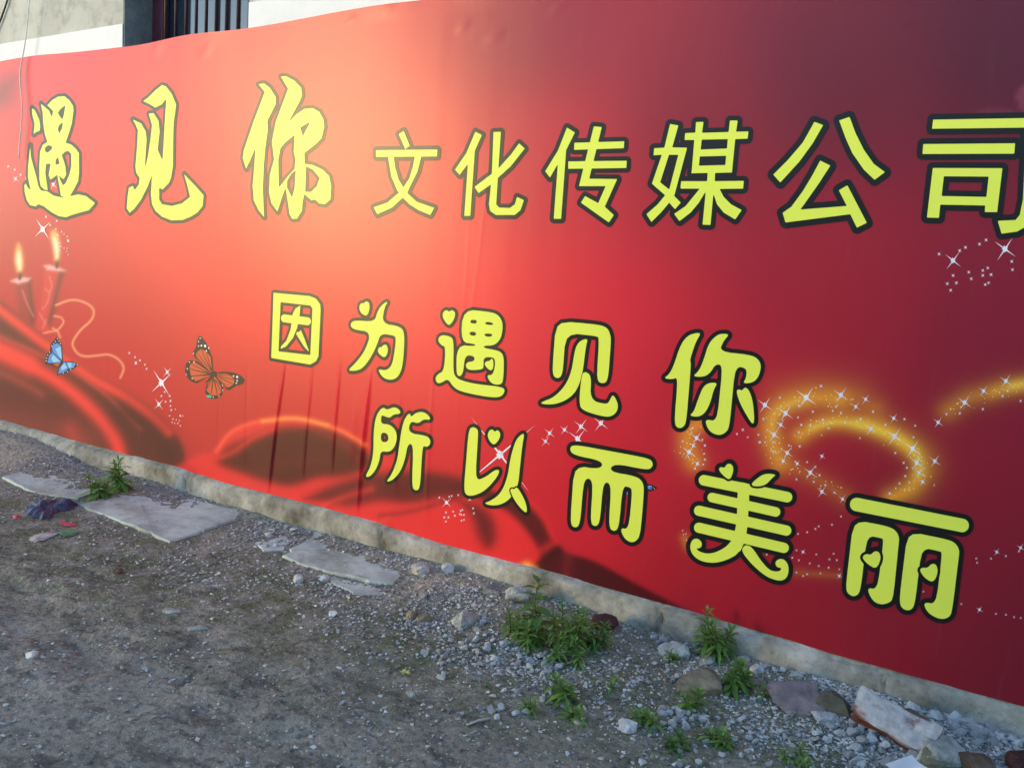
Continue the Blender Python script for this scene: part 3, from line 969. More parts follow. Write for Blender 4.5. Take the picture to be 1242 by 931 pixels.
A(((640, 370), [('+', [(175, 95), (440, 118), (490, 140), (505, 185), (508, 215), (490, 460), (455, 477), (420, 455), (437, 200), (420, 187), (232, 168), (215, 425), (182, 447), (150, 420)]),
                ('+', [(370, 200), (355, 250), (335, 420), (300, 520), (240, 575), (160, 603), (82, 598), (90, 585), (160, 560), (230, 490), (270, 400), (290, 260), (320, 215)]),
                (('r', 5), [(330, 415), (355, 402), (390, 430), (380, 575), (480, 602), (500, 580), (520, 535), (552, 600), (545, 645), (510, 675), (460, 675), (340, 640), (313, 600)])], 24, 0.92, True,
   'yellow rounded character, fourth of the second line'))
A(((780, 380), [('+', [(355, 118), (325, 165), (305, 220), (285, 285), (293, 300), (263, 660), (245, 690), (215, 697), (190, 670), (213, 385), (180, 400), (125, 393), (160, 370), (190, 310), (225, 200), (265, 140), (310, 120)]),
                ('+', [(525, 128), (490, 165), (463, 232), (650, 250), (700, 275), (720, 320), (700, 390), (665, 420), (605, 425), (628, 390), (630, 330), (560, 322), (525, 690), (500, 725), (460, 740), (410, 720), (385, 680), (380, 640), (450, 655), (485, 312), (440, 308), (410, 360), (370, 385), (300, 382), (340, 350), (370, 280), (400, 180), (450, 130), (490, 122)]),
                ('+', [(455, 420), (430, 460), (410, 540), (380, 600), (340, 628), (280, 620), (310, 595), (335, 520), (365, 445), (400, 420)]),
                ('+', [(565, 465), (590, 460), (600, 470), (620, 445), (645, 465), (670, 540), (678, 690), (630, 620), (585, 535)])], 26, 0.96, True,
   'yellow rounded character, last of the second line'))
# third line
A(((430, 480), [('+', [(178, 68), (200, 85), (240, 65), (275, 80), (285, 108), (240, 110), (215, 135), (180, 120), (165, 115), (162, 170), (215, 170), (255, 210), (262, 260), (245, 310), (215, 340), (160, 333), (155, 390), (130, 450), (95, 490), (65, 490), (100, 430), (118, 340), (118, 220), (130, 130), (155, 85)]),
                ('-', [(163, 220), (200, 225), (210, 255), (200, 280), (162, 278)]),
                ('+', [(338, 100), (345, 130), (375, 100), (420, 95), (450, 115), (468, 145), (420, 140), (390, 168), (340, 150), (328, 225), (440, 240), (465, 265), (460, 300), (435, 308), (415, 300), (400, 560), (375, 575), (350, 555), (360, 293), (325, 290), (310, 380), (280, 460), (235, 510), (192, 522), (225, 480), (260, 400), (275, 290), (290, 190), (310, 130)])], 21, 0.86, True,
   'yellow rounded character, first of the bottom line'))
A(((430, 480), [('+', [(695, 205), (720, 185), (750, 200), (753, 230), (735, 515), (800, 490), (850, 450), (885, 445), (870, 490), (800, 570), (735, 602), (685, 605), (665, 570), (680, 400)]),
                ('+', [(808, 235), (825, 203), (842, 203), (854, 218), (872, 203), (890, 230), (880, 265), (848, 300), (820, 270)]),
                ('+', [(1035, 225), (1022, 290), (1005, 450), (995, 545), (950, 620), (900, 655), (840, 665), (785, 650), (830, 635), (890, 590), (930, 500), (950, 370), (980, 270), (1010, 235)]),
                (('r', 9), [(945, 570), (960, 558), (972, 567), (985, 548), (1010, 580), (1045, 650), (1052, 715), (1010, 680), (970, 625)])], 22, 0.9, True,
   'yellow rounded character with a heart, second of the bottom line'))
A(((670, 520), [('+', [(105, 120), (130, 92), (590, 178), (612, 205), (605, 235), (575, 248), (375, 207), (345, 258), (510, 285), (550, 320), (558, 370), (535, 640), (510, 680), (475, 688), (435, 660), (412, 598), (465, 608), (487, 370), (470, 352), (428, 345), (405, 600), (375, 622), (343, 595), (360, 330), (310, 320), (290, 570), (262, 592), (232, 570), (250, 305), (193, 297), (170, 580), (140, 600), (110, 575), (135, 220), (295, 245), (310, 193), (130, 158)])], 26, 0.94, True,
   'yellow rounded character, third of the bottom line'))
A(((800, 550), [('c', (270, 160), (775, 262), 32), ('c', (320, 265), (705, 352), 29), ('c', (240, 345), (770, 465), 31), ('c', (240, 448), (755, 570), 31),
                ('+', [(475, 170), (550, 180), (530, 500), (490, 595), (480, 590), (430, 560), (470, 430)]),
                ('+', [(520, 500), (485, 600), (420, 640), (340, 663), (260, 655), (205, 620), (183, 570), (195, 525), (225, 510), (255, 530), (258, 560), (240, 575), (222, 570), (235, 590), (290, 608), (350, 595), (410, 560), (440, 520)]),
                (('r', 5), [(495, 590), (515, 555), (545, 555), (575, 585), (610, 640), (660, 700), (700, 715), (735, 710), (740, 690), (715, 690), (700, 665), (715, 640), (750, 635), (780, 665), (785, 715), (770, 755), (740, 770), (700, 765), (640, 740), (560, 670)]),
                (('r', 14), [(358, 98), (370, 78), (395, 87), (410, 60), (438, 60), (452, 95), (430, 160), (395, 140)]),
                (('r', 13), [(550, 190), (590, 150), (640, 118), (712, 125), (685, 145), (650, 185), (600, 200)])], 28, 0.98, True,
   'yellow rounded character with a heart and a leaf, fourth of the bottom line'))
A(((994, 580), [('c', (226, 157), (866, 284), 41),
                ('+', [(207, 250), (400, 285), (460, 310), (485, 355), (480, 400), (447, 730), (420, 755), (370, 765), (320, 740), (285, 660), (352, 673), (390, 370), (375, 360), (288, 345), (248, 690), (215, 716), (180, 705), (158, 670)]),
                ('+', [(535, 320), (760, 365), (820, 385), (850, 430), (845, 480), (805, 800), (790, 840), (740, 855), (680, 830), (645, 795), (632, 748), (708, 762), (745, 450), (730, 440), (620, 418), (578, 770), (550, 800), (510, 795), (482, 755)]),
                (('r', 17), [(262, 470), (285, 455), (310, 464), (335, 438), (365, 445), (373, 490), (345, 548), (300, 525), (265, 490)]),
                (('r', 17), [(605, 555), (625, 538), (655, 543), (680, 515), (710, 520), (720, 570), (692, 632), (640, 605)])], 29, 1.0, True,
   'yellow rounded character with two hearts at the right end of the bottom line'))
for c in CH:
    build_char(*c)


# ------------------------------------------------------------------ printed butterflies and sparkles
def flat(name, polys, mat, parent, off):
    V, F = [], []
    for p in polys:
        P = on_sheet(p, off)
        n0 = len(V)
        V += list(P)
        F.append(tuple(range(n0, n0 + len(p))))
    # triangulated so that concave outlines fill cleanly
    me = bpy.data.meshes.new(name)
    me.from_pydata([tuple(map(float, v)) for v in V], [], F)
    bm = bmesh.new()
    bm.from_mesh(me)
    bmesh.ops.triangulate(bm, faces=bm.faces)
    bm.to_mesh(me)
    bm.free()
    me.materials.append(mat)
    o = bpy.data.objects.new(name, me)
    COL.objects.link(o)
    o.parent = parent
    if name.startswith('wing_'):
        o['kind'] = 'stuff'
    return o


def zz(org, s, pts):
    return [(org[0] + a / s, org[1] + b / s) for a, b in pts]


def dot(cx, cy, r, n=7, ax=0.8):
    return [(cx + r * ax * math.cos(2 * math.pi * k / n), cy + r * math.sin(2 * math.pi * k / n)) for k in range(n)]


o2, s2 = (200, 390), 10.0
wing = flat('butterfly', [zz(o2, s2, p) for p in (
    [(590, 600), (580, 440), (545, 350), (500, 250), (440, 175), (410, 170), (390, 230), (380, 300), (345, 370), (355, 420), (380, 450), (540, 580)],
    [(560, 600), (470, 530), (400, 480), (300, 465), (255, 510), (245, 590), (270, 680), (330, 730), (395, 745), (440, 720), (530, 670)],
    [(640, 610), (720, 605), (830, 615), (920, 650), (975, 705), (950, 755), (870, 775), (780, 835), (740, 815), (690, 740)],
    [(590, 680), (640, 670), (690, 740), (712, 830), (690, 900), (620, 935), (540, 930), (490, 860), (500, 780), (540, 720)],
    [(540, 660), (550, 610), (590, 595), (630, 605), (640, 650), (620, 690), (580, 700)], [(560, 660), (575, 690), (500, 745), (490, 735)])], M_DARK_INK, banner, 0.0006)
tag(wing, 'printed orange and black butterfly')
cells = []
for ctr, poly in (((585, 640), [(575, 560), (560, 430), (500, 360), (440, 330), (390, 370), (380, 410), (400, 450), (545, 570)]),
                  ((585, 640), [(540, 620), (440, 540), (380, 495), (310, 510), (300, 570), (320, 660), (380, 725), (440, 705), (530, 650)]),
                  ((600, 640), [(665, 630), (740, 630), (800, 650), (850, 710), (835, 760), (770, 800), (740, 790), (700, 730)]),
                  ((595, 650), [(590, 700), (640, 700), (685, 790), (690, 860), (640, 895), (560, 890), (505, 830), (530, 750)])):
    # cells between the veins: fan wedges with thin gaps
    P = zz(o2, s2, poly)
    c0 = np.array(zz(o2, s2, [ctr])[0])
    n = len(P)
    for k in range(0, n - 1):
        a, b = np.array(P[k]), np.array(P[k + 1])
        root = c0 + (0.5 * (a + b) - c0) * 0.22
        g = 0.045
        cells.append([tuple(root), tuple(a + (b - a) * g), tuple(b + (a - b) * g)])
flat('wing_cells', cells, M_ORANGE_INK, wing, 0.0010)
flat('wing_spots', [dot(200 + a / 10, 390 + b / 10, r) for a, b, r in ((430, 200, .9), (410, 240, .8), (445, 290, 1.3), (490, 295, 1.8), (410, 295, .9), (535, 320, 1.1), (505, 355, 1.0), (300, 490, .9), (355, 490, 1.0),
     (275, 570, .9), (335, 690, .9), (262, 640, .7), (835, 660, 1.2), (880, 670, 1.7), (880, 715, 1.2), (870, 745, 1.0), (700, 770, .8), (705, 830, .8), (660, 900, .8), (590, 915, .8), (350, 385, .8))], M_WHITE_INK, wing, 0.0014)
flat('wing_patch', [zz(o2, s2, [(500, 895), (540, 885), (575, 900), (560, 925), (520, 920)])], M_TEAL_INK, wing, 0.0015)

o3 = (40, 390)
bw = flat('butterfly', [zz(o3, s2, p) for p in (
    [(290, 180), (330, 230), (355, 290), (368, 470), (350, 510), (300, 540), (150, 515), (160, 400), (205, 350), (215, 270), (260, 220)],
    [(350, 490), (400, 478), (480, 480), (560, 520), (500, 570), (400, 620), (290, 655), (310, 560)])], M_DARK_INK, banner, 0.0006)
tag(bw, 'printed blue butterfly')
flat('wing_cells', [zz(o3, s2, p) for p in ([(290, 260), (340, 290), (355, 400), (352, 470), (300, 420), (245, 370), (230, 300)], [(240, 375), (340, 478), (330, 500), (180, 500), (200, 410)],
                                            [(380, 490), (395, 490), (430, 560), (400, 600), (310, 635), (320, 570)], [(405, 490), (480, 492), (520, 520), (480, 560), (440, 575)])], M_BLUE_INK, bw, 0.0010)
flat('wing_light', [zz(o3, s2, p) for p in ([(275, 330), (340, 300), (352, 455), (320, 425)], [(250, 400), (335, 482), (250, 492), (225, 450)], [(385, 500), (415, 560), (350, 590), (345, 545)], [(415, 500), (470, 500), (470, 550), (440, 560)])], M_LBLUE_INK, bw, 0.0014)
flat('wing_patch', [zz(o3, s2, [(245, 510), (335, 502), (300, 540)])], M_ORANGE_INK, bw, 0.0014)
flat('wing_spots', [dot(40 + a / 10, 390 + b / 10, .65) for a, b in ((300, 205), (275, 240), (255, 268), (232, 292), (320, 235), (335, 265), (205, 370), (182, 405), (170, 440), (165, 475), (505, 510), (540, 520), (490, 550), (460, 580), (420, 605), (370, 622))], M_WHITE_INK, bw, 0.0015)

o4 = (670, 520)
cw = flat('butterfly', [zz(o4, ZS, [(520, 300), (580, 333), (600, 335), (640, 358), (600, 378), (560, 372), (470, 400), (380, 350), (370, 232), (420, 232), (490, 262)])], M_DARK_INK, banner, 0.0006)
tag(cw, 'printed dark blue butterfly behind a yellow character')
flat('wing_cells', [zz(o4, ZS, p) for p in ([(392, 238), (420, 238), (440, 252), (410, 252)], [(450, 248), (480, 252), (475, 262), (455, 258)], [(448, 375), (465, 375), (462, 398), (450, 396)], [(578, 345), (596, 342), (604, 356), (590, 366), (576, 362)])], M_BLUE_INK, cw, 0.0009)
flat('wing_spots', [dot(*zz(o4, ZS, [q])[0], .5) for q in ((588, 346), (602, 348), (612, 356), (600, 366), (620, 362))], M_WHITE_INK, cw, 0.0011)


def star(cx, cy, r, ax=0.85, rot=0.6, long=1.0):
    """a printed glint: two crossed thin rays and a small core"""
    P = []
    core = (r * 0.18 + 0.8) if r < 30 else r * 0.085
    for a, L in ((rot, r), (rot + math.pi / 2 + 0.12, r * long)):
        dx, dy = math.cos(a), math.sin(a)
        wd = max(0.30, r * 0.05) if r < 30 else 1.1
        P.append([(cx + dx * L * ax, cy + dy * L), (cx - dy * wd, cy + dx * wd), (cx - dx * L * ax, cy - dy * L), (cx + dy * wd, cy - dx * wd)])
    n = 10
    P.append([(cx + core * ax * (1.15 if k % 2 else 0.75) * math.cos(2 * math.pi * k / n), cy + core * (1.15 if k % 2 else 0.75) * math.sin(2 * math.pi * k / n)) for k in range(n)])
    return P


def star_part(lst, dots, label, off=0.0008, ax=0.85):
    for q in lst:
        o = flat('sparkle', star(*q[:3], ax=ax, rot=q[3] if len(q) > 3 else 0.62), M_WHITE_INK, banner, off)
        o['kind'] = 'stuff' if q[2] < 8 else 'thing'
    P = []
    for x, y, r in dots:
        P.append(dot(x, y, r * 1.15, 7, ax))
        P += star(x, y, r * 3.0, ax, 0.55)[:2]
    if P:
        o = flat('sparkle_dots', P, M_WHITE_INK, banner, off)
        tag(o, label, kind='stuff')


star_part([(52, 278, 17, .85), (196, 464, 20, .85), (203, 451, 9, .8), (193, 490, 10, .8), (65, 224, 8), (19, 217, 7), (165, 440, 4), (83, 292, 4)],
          [(10, 202, 1), (18, 206, 1), (25, 212, 1), (32, 216, 1.1), (56, 263, .9), (61, 273, .9), (69, 268, .9), (68, 278, .8), (70, 285, .8),
           (75, 281, .6), (78, 284, .6), (82, 287, .7), (73, 295, .5), (74, 299, .5), (78, 301, .5), (81, 305, .5), (83, 309, .5), (73, 304, .5), (82, 301, .5),
           (157, 428, .9), (164, 433, .8), (170, 437, .8), (176, 442, .8), (178, 447, .9), (200, 475, .8), (196, 480, .8), (206, 480, .9), (207, 486, .9), (201, 487, .8), (207, 492, .8), (208, 497, .8),
           (213, 496, .5), (219, 504, .9), (206, 504, .6), (210, 508, .6), (214, 509, .5), (216, 513, .6), (219, 516, .6), (209, 512, .5), (212, 513, .5), (218, 510, .5), (222, 504, .5)],
          'printed white sparkles around the candles and left butterfly', ax=0.72)
star_part([(607, 551, 62, .83), (542, 609, 9, .75)],
          [(533, 603, .8), (545, 602, .7), (548, 601, .7), (556, 600, .8), (541, 621, .8), (539, 627, .8), (544, 627, .8), (541, 632, .8), (550, 620, .7), (552, 625, .8), (559, 619, .7), (561, 618, .7), (558, 623, .7), (560, 624, .7), (563, 624, .7), (560, 631, .7), (563, 630, .7), (574, 616, .8), (575, 622, .8), (570, 605, 1.2)],
          'printed white glint and sparkles by the bottom line', ax=0.85)
star_part([(701, 532, 16, .6), (705, 517, 12, .6), (685, 521, 8, .6), (667, 525, 9, .6), (662, 535, 8, .6), (729, 513, 13, .6)], [], 'printed white sparkles between the two lower lines')
star_part([(978, 482, 17, .55), (928, 491, 13, .55), (953, 501, 13, .55), (947, 515, 9, .55), (939, 527, 12, .55), (955, 549, 10, .55), (1020, 479, 13, .55), (1050, 484, 8, .55), (1038, 493, 8, .55),
           (1056, 520, 10, .55), (1085, 529, 14, .55), (1107, 544, 14, .55), (1112, 561, 12, .55), (1134, 559, 10, .55), (1084, 507, 8, .55), (983, 573, 11, .55), (997, 596, 9, .55), (1138, 512, 9, .55), (1170, 488, 12, .55), (1193, 474, 9, .55), (1220, 462, 11, .55),
           (845, 531, 11, .55), (836, 548, 12, .55), (841, 540, 6, .55), (846, 562, 7, .55), (950, 559, 7, .55), (967, 562, 6, .55), (1115, 573, 8, .55), (1119, 584, 7, .55), (1022, 605, 7, .55), (997, 553, 6, .55)],
          [(x, y, r) for x, y, r in ((996, 468, 1.2), (946, 482, 1), (969, 492, 1), (986, 499, 1), (968, 506, .9), (972, 515, 1), (983, 516, .9), (969, 524, 1), (970, 541, 1), (957, 540, .9), (938, 536, 1), (938, 547, 1), (926, 508, 1), (921, 536, 1),
                                     (1010, 498, .9), (1020, 501, .9), (998, 509, 1), (1025, 512, 1), (1044, 508, 1.2), (1014, 493, 1), (1059, 499, 1.1), (1074, 515, 1), (1097, 508, 1), (1110, 516, .9), (1005, 519, .8), (1043, 531, .8), (1086, 549, 1), (1096, 561, 1),
                                     (1100, 567, 1), (1098, 577, 1), (1091, 586, 1), (1079, 598, 1.1), (1103, 585, .8), (1121, 568, .8), (1133, 588, .7), (1108, 530, .9), (1148, 502, 1), (1164, 501, 1), (1192, 496, 1), (1216, 480, 1.1), (1222, 474, 1), (1238, 486, 1),
                                     (989, 566, 1), (994, 576, 1), (1001, 588, 1), (1012, 597, .9), (987, 584, .9), (966, 581, .9), (979, 560, .8), (894, 526, .9), (901, 521, 1), (907, 530, .7), (920, 527, .9), (922, 536, 1), (928, 536, .8), (840, 519, .9), (828, 535, .8), (852, 533, .9), (855, 540, 1), (854, 550, .8),
                                     (835, 554, .8), (855, 557, .9), (853, 563, .8), (843, 568, 1), (825, 549, .7), (828, 643, .5), (832, 647, .5), (829, 648, .5), (838, 658, .7), (833, 655, .5))],
          'printed white sparkles on the golden swirl')
M_GOLD_INK = vinyl('gold_grain_ink', (0.95, 0.80, 0.30))
gr_ = random.Random(3)
GP = []
for pts, n_, sp_ in (([(945, 562), (936, 535), (934, 512), (944, 496), (966, 486), (992, 482), (1030, 485)], 70, 7), ([(970, 528), (1010, 511), (1058, 518), (1106, 546), (1116, 562), (1112, 580), (1085, 602)], 120, 6),
                     ([(940, 535), (954, 560), (978, 574), (1024, 602)], 40, 6), ([(846, 514), (834, 535), (842, 560)], 26, 5), ([(1150, 498), (1198, 476), (1250, 464)], 45, 6)):
    cv = catmull(pts, 10)
    for _ in range(n_):
        q = cv[gr_.randrange(len(cv))]
        GP.append(dot(q[0] + gr_.gauss(0, sp_), q[1] + gr_.gauss(0, sp_ * 0.8), gr_.uniform(.35, .95), 6, 0.9))
gd = flat('gold_grains', GP, M_GOLD_INK, banner, 0.0007)
gd['kind'] = 'stuff'
star_part([(1156, 316, 14, .6), (1219, 302, 18, .55)],
          [(1139, 308, 1.2), (1164, 304, 1.2), (1171, 300, 1.2), (1188, 296, 1.2), (1196, 291, 1.2), (1175, 330, 1.2), (1156, 334, 1.2), (1149, 344, 1.2), (1160, 343, 1.2), (1153, 352, 1.2), (1178, 338, 1.2), (1198, 325, 1.1), (1192, 328, 1.1), (1192, 334, 1.2), (1202, 333, 1.2), (1199, 343, 1.1), (1195, 345, 1.1), (1227, 317, 1.2), (1228, 327, 1.2)],
          'printed white sparkles under the last heading character')
star_part([(1188, 739, 6, .5), (1209, 669, 6, .5), (1238, 664, 7, .5), (974, 669, 5, .5), (1018, 698, 5, .5)],
          [(x, y, .75) for x, y in ((979, 645), (993, 638), (1009, 636), (1020, 626), (968, 647), (989, 641), (966, 667), (990, 672), (1011, 671), (1006, 678), (982, 683), (1015, 679), (993, 686), (1005, 688), (1018, 690), (966, 694), (979, 696), (995, 695), (974, 698), (961, 676), (969, 679),
                                    (1184, 677), (1185, 682), (1202, 677), (1220, 674), (1236, 668), (1208, 744), (1220, 745), (1230, 748), (1238, 749), (1166, 732), (1120, 717), (930, 672))],
          'printed white sparkles beside the bottom line characters')

# ------------------------------------------------------------------ strings and cable on the building
M_STRING = plain('pale_string', (0.78, 0.75, 0.68), 0.8, 0.2, 0.05, 20.0, 0.0)
M_CABLE = plain('black_cable', (0.03, 0.03, 0.03), 0.6, 0.4, 0.1)


def wall_line(pts, yy):
    out = []
    for p in catmull(pts, 5):
        x, z = wall_pt(p[0], p[1], yy)
        out.append((x, yy, z))
    return out


s = tube('string', wall_line([(37, -30), (34, 20), (30, 55), (25, 82), (24.5, 100), (26.5, 125), (26, 150), (24, 172), (23, 192)], -0.03), 0.0045, M_STRING, None, 5)
tag(s, 'thin pale string hanging down over the upper left of the banner', 'string')
s = tube('cable', wall_line([(16, -30), (9, 0), (3, 18), (0, 26), (-14, 60)], 0.02), 0.007, M_CABLE, None, 6)
tag(s, 'thin black cable on the cement wall at the top left corner', 'cable')

# ------------------------------------------------------------------ the house across the lane (behind the viewer, shades the right half)
M_HOUSE = concrete('house_render', (0.26, 0.26, 0.27), (0.33, 0.33, 0.34), (0.40, 0.40, 0.40), 1.2, 0.2)
M_TILE = plain('grey_roof_tile', (0.12, 0.12, 0.13), 0.8, 0.3, 0.2, 5.0, 0.3)
HX0, HX1, HY, HH = -8.6, 13.0, -8.6, 3.35
house = empty('house', (HX0, HY, 0))
tag(house, 'single storey grey rendered house across the lane, facing the red banner', 'house')
hv = boxes('wall', [(0, HX1 - HX0, -6.0, 0, -0.3, HH)], M_HOUSE, house)
L = HX1 - HX0
roofv = [(-0.3, 0.35, HH), (L + 0.3, 0.35, HH), (L + 0.3, -6.35, HH), (-0.3, -6.35, HH), (-0.3, -3.0, HH + 1.1), (L + 0.3, -3.0, HH + 1.1),
         (-0.3, 0.35, HH + 0.10), (L + 0.3, 0.35, HH + 0.10), (L + 0.3, -6.35, HH + 0.10), (-0.3, -6.35, HH + 0.10)]
mesh_obj('roof', roofv, [(3, 2, 1, 0), (0, 1, 7, 6), (1, 2, 8, 5, 7), (2, 3, 9, 8), (3, 0, 6, 4, 9), (6, 7, 5, 4), (8, 9, 4, 5)], M_TILE, house)
for k, x in enumerate((2.2, 6.0, 13.5, 17.6)):
    wd = boxes('window', [(x, x + 1.4, -0.02, 0.03, 1.0, 2.4)], M_FRAME, house)
    for q in (0.06, 0.72):
        boxes('pane', [(x + q, x + q + 0.62, 0.031, 0.036, 1.06, 2.34)], M_GLASS, wd)
boxes('door', [(9.6, 10.8, -0.02, 0.04, 0.0, 2.2)], M_FRAME, house)

# ------------------------------------------------------------------ stones and rubble
def stone_mat(name, c, var=0.35, scale=14.0):
    t = NT(name, 0.88, 0.3)
    oi = t.n('ShaderNodeObjectInfo')
    a = t.noise(scale, 5, 0.65)
    lo = tuple(x * (1 - var) for x in c)
    hi = tuple(min(0.9, x * (1 + var * 0.7)) for x in c)
    col = t.ramp(a, [(0.32, lo), (0.66, hi)])
    rr = t.ramp(oi.outputs['Random'], [(0, (0.62, 0.62, 0.64)), (0.5, (0.95, 0.95, 0.95)), (1, (1.3, 1.29, 1.25))])
    col = t.mix(1.0, col, rr, 'MULTIPLY')
    n = t.bump(a, 0.5, 0.012)
    n = t.bump(t.noise(scale * 8, 4, 0.7), 0.4, 0.004, n)
    return t.done(col, n)


M_GRAVEL = stone_mat('limestone_gravel', (0.50, 0.51, 0.52))
M_CHUNK = stone_mat('pale_broken_concrete', (0.40, 0.40, 0.37), 0.5, 16.0)
M_TAN = stone_mat('tan_stone', (0.24, 0.195, 0.135), 0.45, 11.0)
M_REDST = stone_mat('dark_red_stone', (0.095, 0.035, 0.036), 0.35, 10.0)
M_OLIVE = stone_mat('mossy_grey_stone', (0.135, 0.135, 0.10), 0.4, 10.0)
M_BROWN = stone_mat('brown_rubble', (0.13, 0.085, 0.06), 0.4, 10.0)
tb = NT('brick_with_mortar', 0.92, 0.25)
a_ = tb.noise(11.0, 6, 0.65)
pk = tb.n('ShaderNodeNewGeometry')
sx = tb.n('ShaderNodeSeparateXYZ')
tb.l(tb.coord(), sx.inputs[0])
red = tb.ramp(tb.noise(25.0, 5, 0.7), [(0.3, (0.14, 0.045, 0.03)), (0.7, (0.27, 0.095, 0.065))])
mor = tb.ramp(tb.noise(30.0, 5, 0.7), [(0.3, (0.32, 0.29, 0.29)), (0.7, (0.55, 0.53, 0.53))])
mm = tb.n('ShaderNodeMath', operation='ADD')
tb.l(sx.outputs[2], mm.inputs[0])
mm2 = tb.n('ShaderNodeMath', operation='MULTIPLY_ADD')
tb.l(a_, mm2.inputs[0])
mm2.inputs[1].default_value = 0.12
mm2.inputs[2].default_value = -0.06
tb.l(mm2.outputs[0], mm.inputs[1])
fac = tb.ramp(mm.outputs[0], [(0.010, (0, 0, 0)), (0.022, (1, 1, 1))])
M_BRICK = tb.done(tb.mix(fac, red, mor), tb.bump(tb.noise(60.0, 5, 0.7), 0.6, 0.008))


def hull_mesh(name, seed, n=16, dims=(1, 0.8, 0.62), box=0.35):
    r = np.random.default_rng(seed)
    p = r.normal(size=(n, 3))
    p /= np.linalg.norm(p, axis=1)[:, None]
    p = p / np.maximum(np.abs(p).max(1)[:, None], 1e-6) ** box
    p *= np.array(dims) * 0.5
    bm = bmesh.new()
    for q in p:
        bm.verts.new(q)
    g = bmesh.ops.convex_hull(bm, input=bm.verts)
    bmesh.ops.delete(bm, geom=[v for v in bm.verts if not v.link_faces], context='VERTS')
    me = bpy.data.meshes.new(name)
    bm.to_mesh(me)
    bm.free()
    return me


def rock_mesh(name, seed, dims, rough=0.10, box=0.55, sub=3):
    """a broken block: subdivided hull with chipped, noisy faces"""
    me = hull_mesh(name, seed, 22, (1, 1, 1), box)
    bm = bmesh.new()
    bm.from_mesh(me)
    for _ in range(sub):
        bmesh.ops.subdivide_edges(bm, edges=bm.edges[:], cuts=1, smooth=0.06, use_grid_fill=True)
        if len(bm.faces) > 4000:
            break
    P = np.array([v.co for v in bm.verts])
    d = (fbm(P[:, 0] * 4 + seed, P[:, 1] * 4 + P[:, 2] * 3.1, seed, 4) - 0.5) * rough * 2.4 + (fbm(P[:, 0] * 11 + seed + P[:, 2] * 7, P[:, 1] * 11 - P[:, 2] * 8, seed + 9, 3) - 0.5) * 0.16
    for v, k in zip(bm.verts, d):
        v.co = v.co * (1 + k)
        v.co.x *= dims[0]
        v.co.y *= dims[1]
        v.co.z *= dims[2]
    bm.to_mesh(me)
    bm.free()
    return me


def put(name, me, mat, loc, rot, label, cat, group=None, scale=(1, 1, 1)):
    o = bpy.data.objects.new(name, me)
    COL.objects.link(o)
    if not me.materials:
        me.materials.append(mat)
    o.location = loc
    o.rotation_euler = rot
    o.scale = scale
    tag(o, label, cat, group)
    return o


def pxm(x, y):
    """metres per photograph pixel at a ground point"""
    gx, gy, gz = on_ground(x, y)
    c = RM.T @ (np.array([gx, gy, gz]) - CAM)
    return c[2] / FPX


def rock(name, px, py, wpx, hpx, depth, mat, label, rz=0.0, seed=1, rough=0.10, box=0.6, tilt=(0, 0), sink=0.3, lift=0.0):
    """px,py: base centre in the photograph; wpx,hpx: seen width and height"""
    x, y, z = on_ground(px, py)
    k = pxm(px, py)
    w, h = wpx * k, hpx * k
    me = rock_mesh(name, seed, (w, depth, h), rough, box)
    return put(name, me, mat, (x, y, z + h * (0.5 - sink) + lift), (tilt[0], tilt[1], rz - YAW * 0 + math.radians(25)), label, 'stone' if 'brick' not in name else 'brick')


R_ = math.radians
rock('stone', 733, 760, 34, 20, 0.10, M_REDST, 'dark red stone at the foot of the wall right of the tall weeds', 0, 3, 0.08, 0.4, sink=0.2)
rock('stone', 777, 758, 10, 10, 0.04, M_CHUNK, 'small round pale stone standing right of the dark red stone', 0, 4, 0.05, 0.3, sink=0.15)
rock('concrete_chunk', 566, 755, 40, 26, 0.10, M_CHUNK, 'whitish triangular lump of broken concrete left of the tall weeds', 0.5, 5, 0.16, 0.2, (0.2, -0.45), 0.35)
rock('concrete_chunk', 627, 728, 30, 24, 0.09, M_CHUNK, 'pale concrete lump half hidden behind the tall weed', 0.1, 6, 0.12, 0.5, (0.1, 0.2), 0.25)
rock('concrete_chunk', 600, 717, 30, 10, 0.09, M_CHUNK, 'flat sandy concrete lump against the wall foot left of the tall weed', 0.1, 7, 0.12, 0.5, sink=0.4)
rock('stone', 499, 748, 14, 14, 0.05, M_TAN, 'small tan stone, left of two lumps on the bare earth', 0, 8, 0.1, 0.3, sink=0.35)
rock('stone', 517, 752, 26, 15, 0.06, M_TAN, 'longer tan stone, right of two lumps on the bare earth', 0.3, 9, 0.12, 0.4, sink=0.35)
rock('boulder', 845, 832, 62, 34, 0.15, M_TAN, 'large tan boulder sunk in the moss below the weed at the wall', 0.1, 10, 0.10, 0.6, sink=0.35)
rock('concrete_chunk', 818, 792, 40, 20, 0.09, M_CHUNK, 'pale grey concrete lump near the crack in the plinth', 0.4, 11, 0.12, 0.5, (0.1, 0.1), 0.35)
rock('concrete_chunk', 857, 803, 22, 12, 0.06, M_CHUNK, 'small pale concrete lump above the tan boulder', 0.2, 12, 0.12, 0.4, sink=0.3)
rock('stone', 918, 815, 18, 12, 0.05, M_GRAVEL, 'grey stone at the wall right of the boulder', 0.9, 13, 0.1, 0.5, sink=0.3)
rock('stone', 966, 822, 14, 10, 0.04, M_CHUNK, 'white stone above the pinkish slab fragment', 0.3, 14, 0.06, 0.5, sink=0.2)
rock('paving_fragment', 966, 848, 62, 12, 0.20, stone_mat('pinkish_slab', (0.33, 0.27, 0.275), 0.35, 12.0), 'pinkish grey slab fragment lying at the foot of the wall', 0.1, 15, 0.05, 0.9, (0.16, 0.04), 0.30)
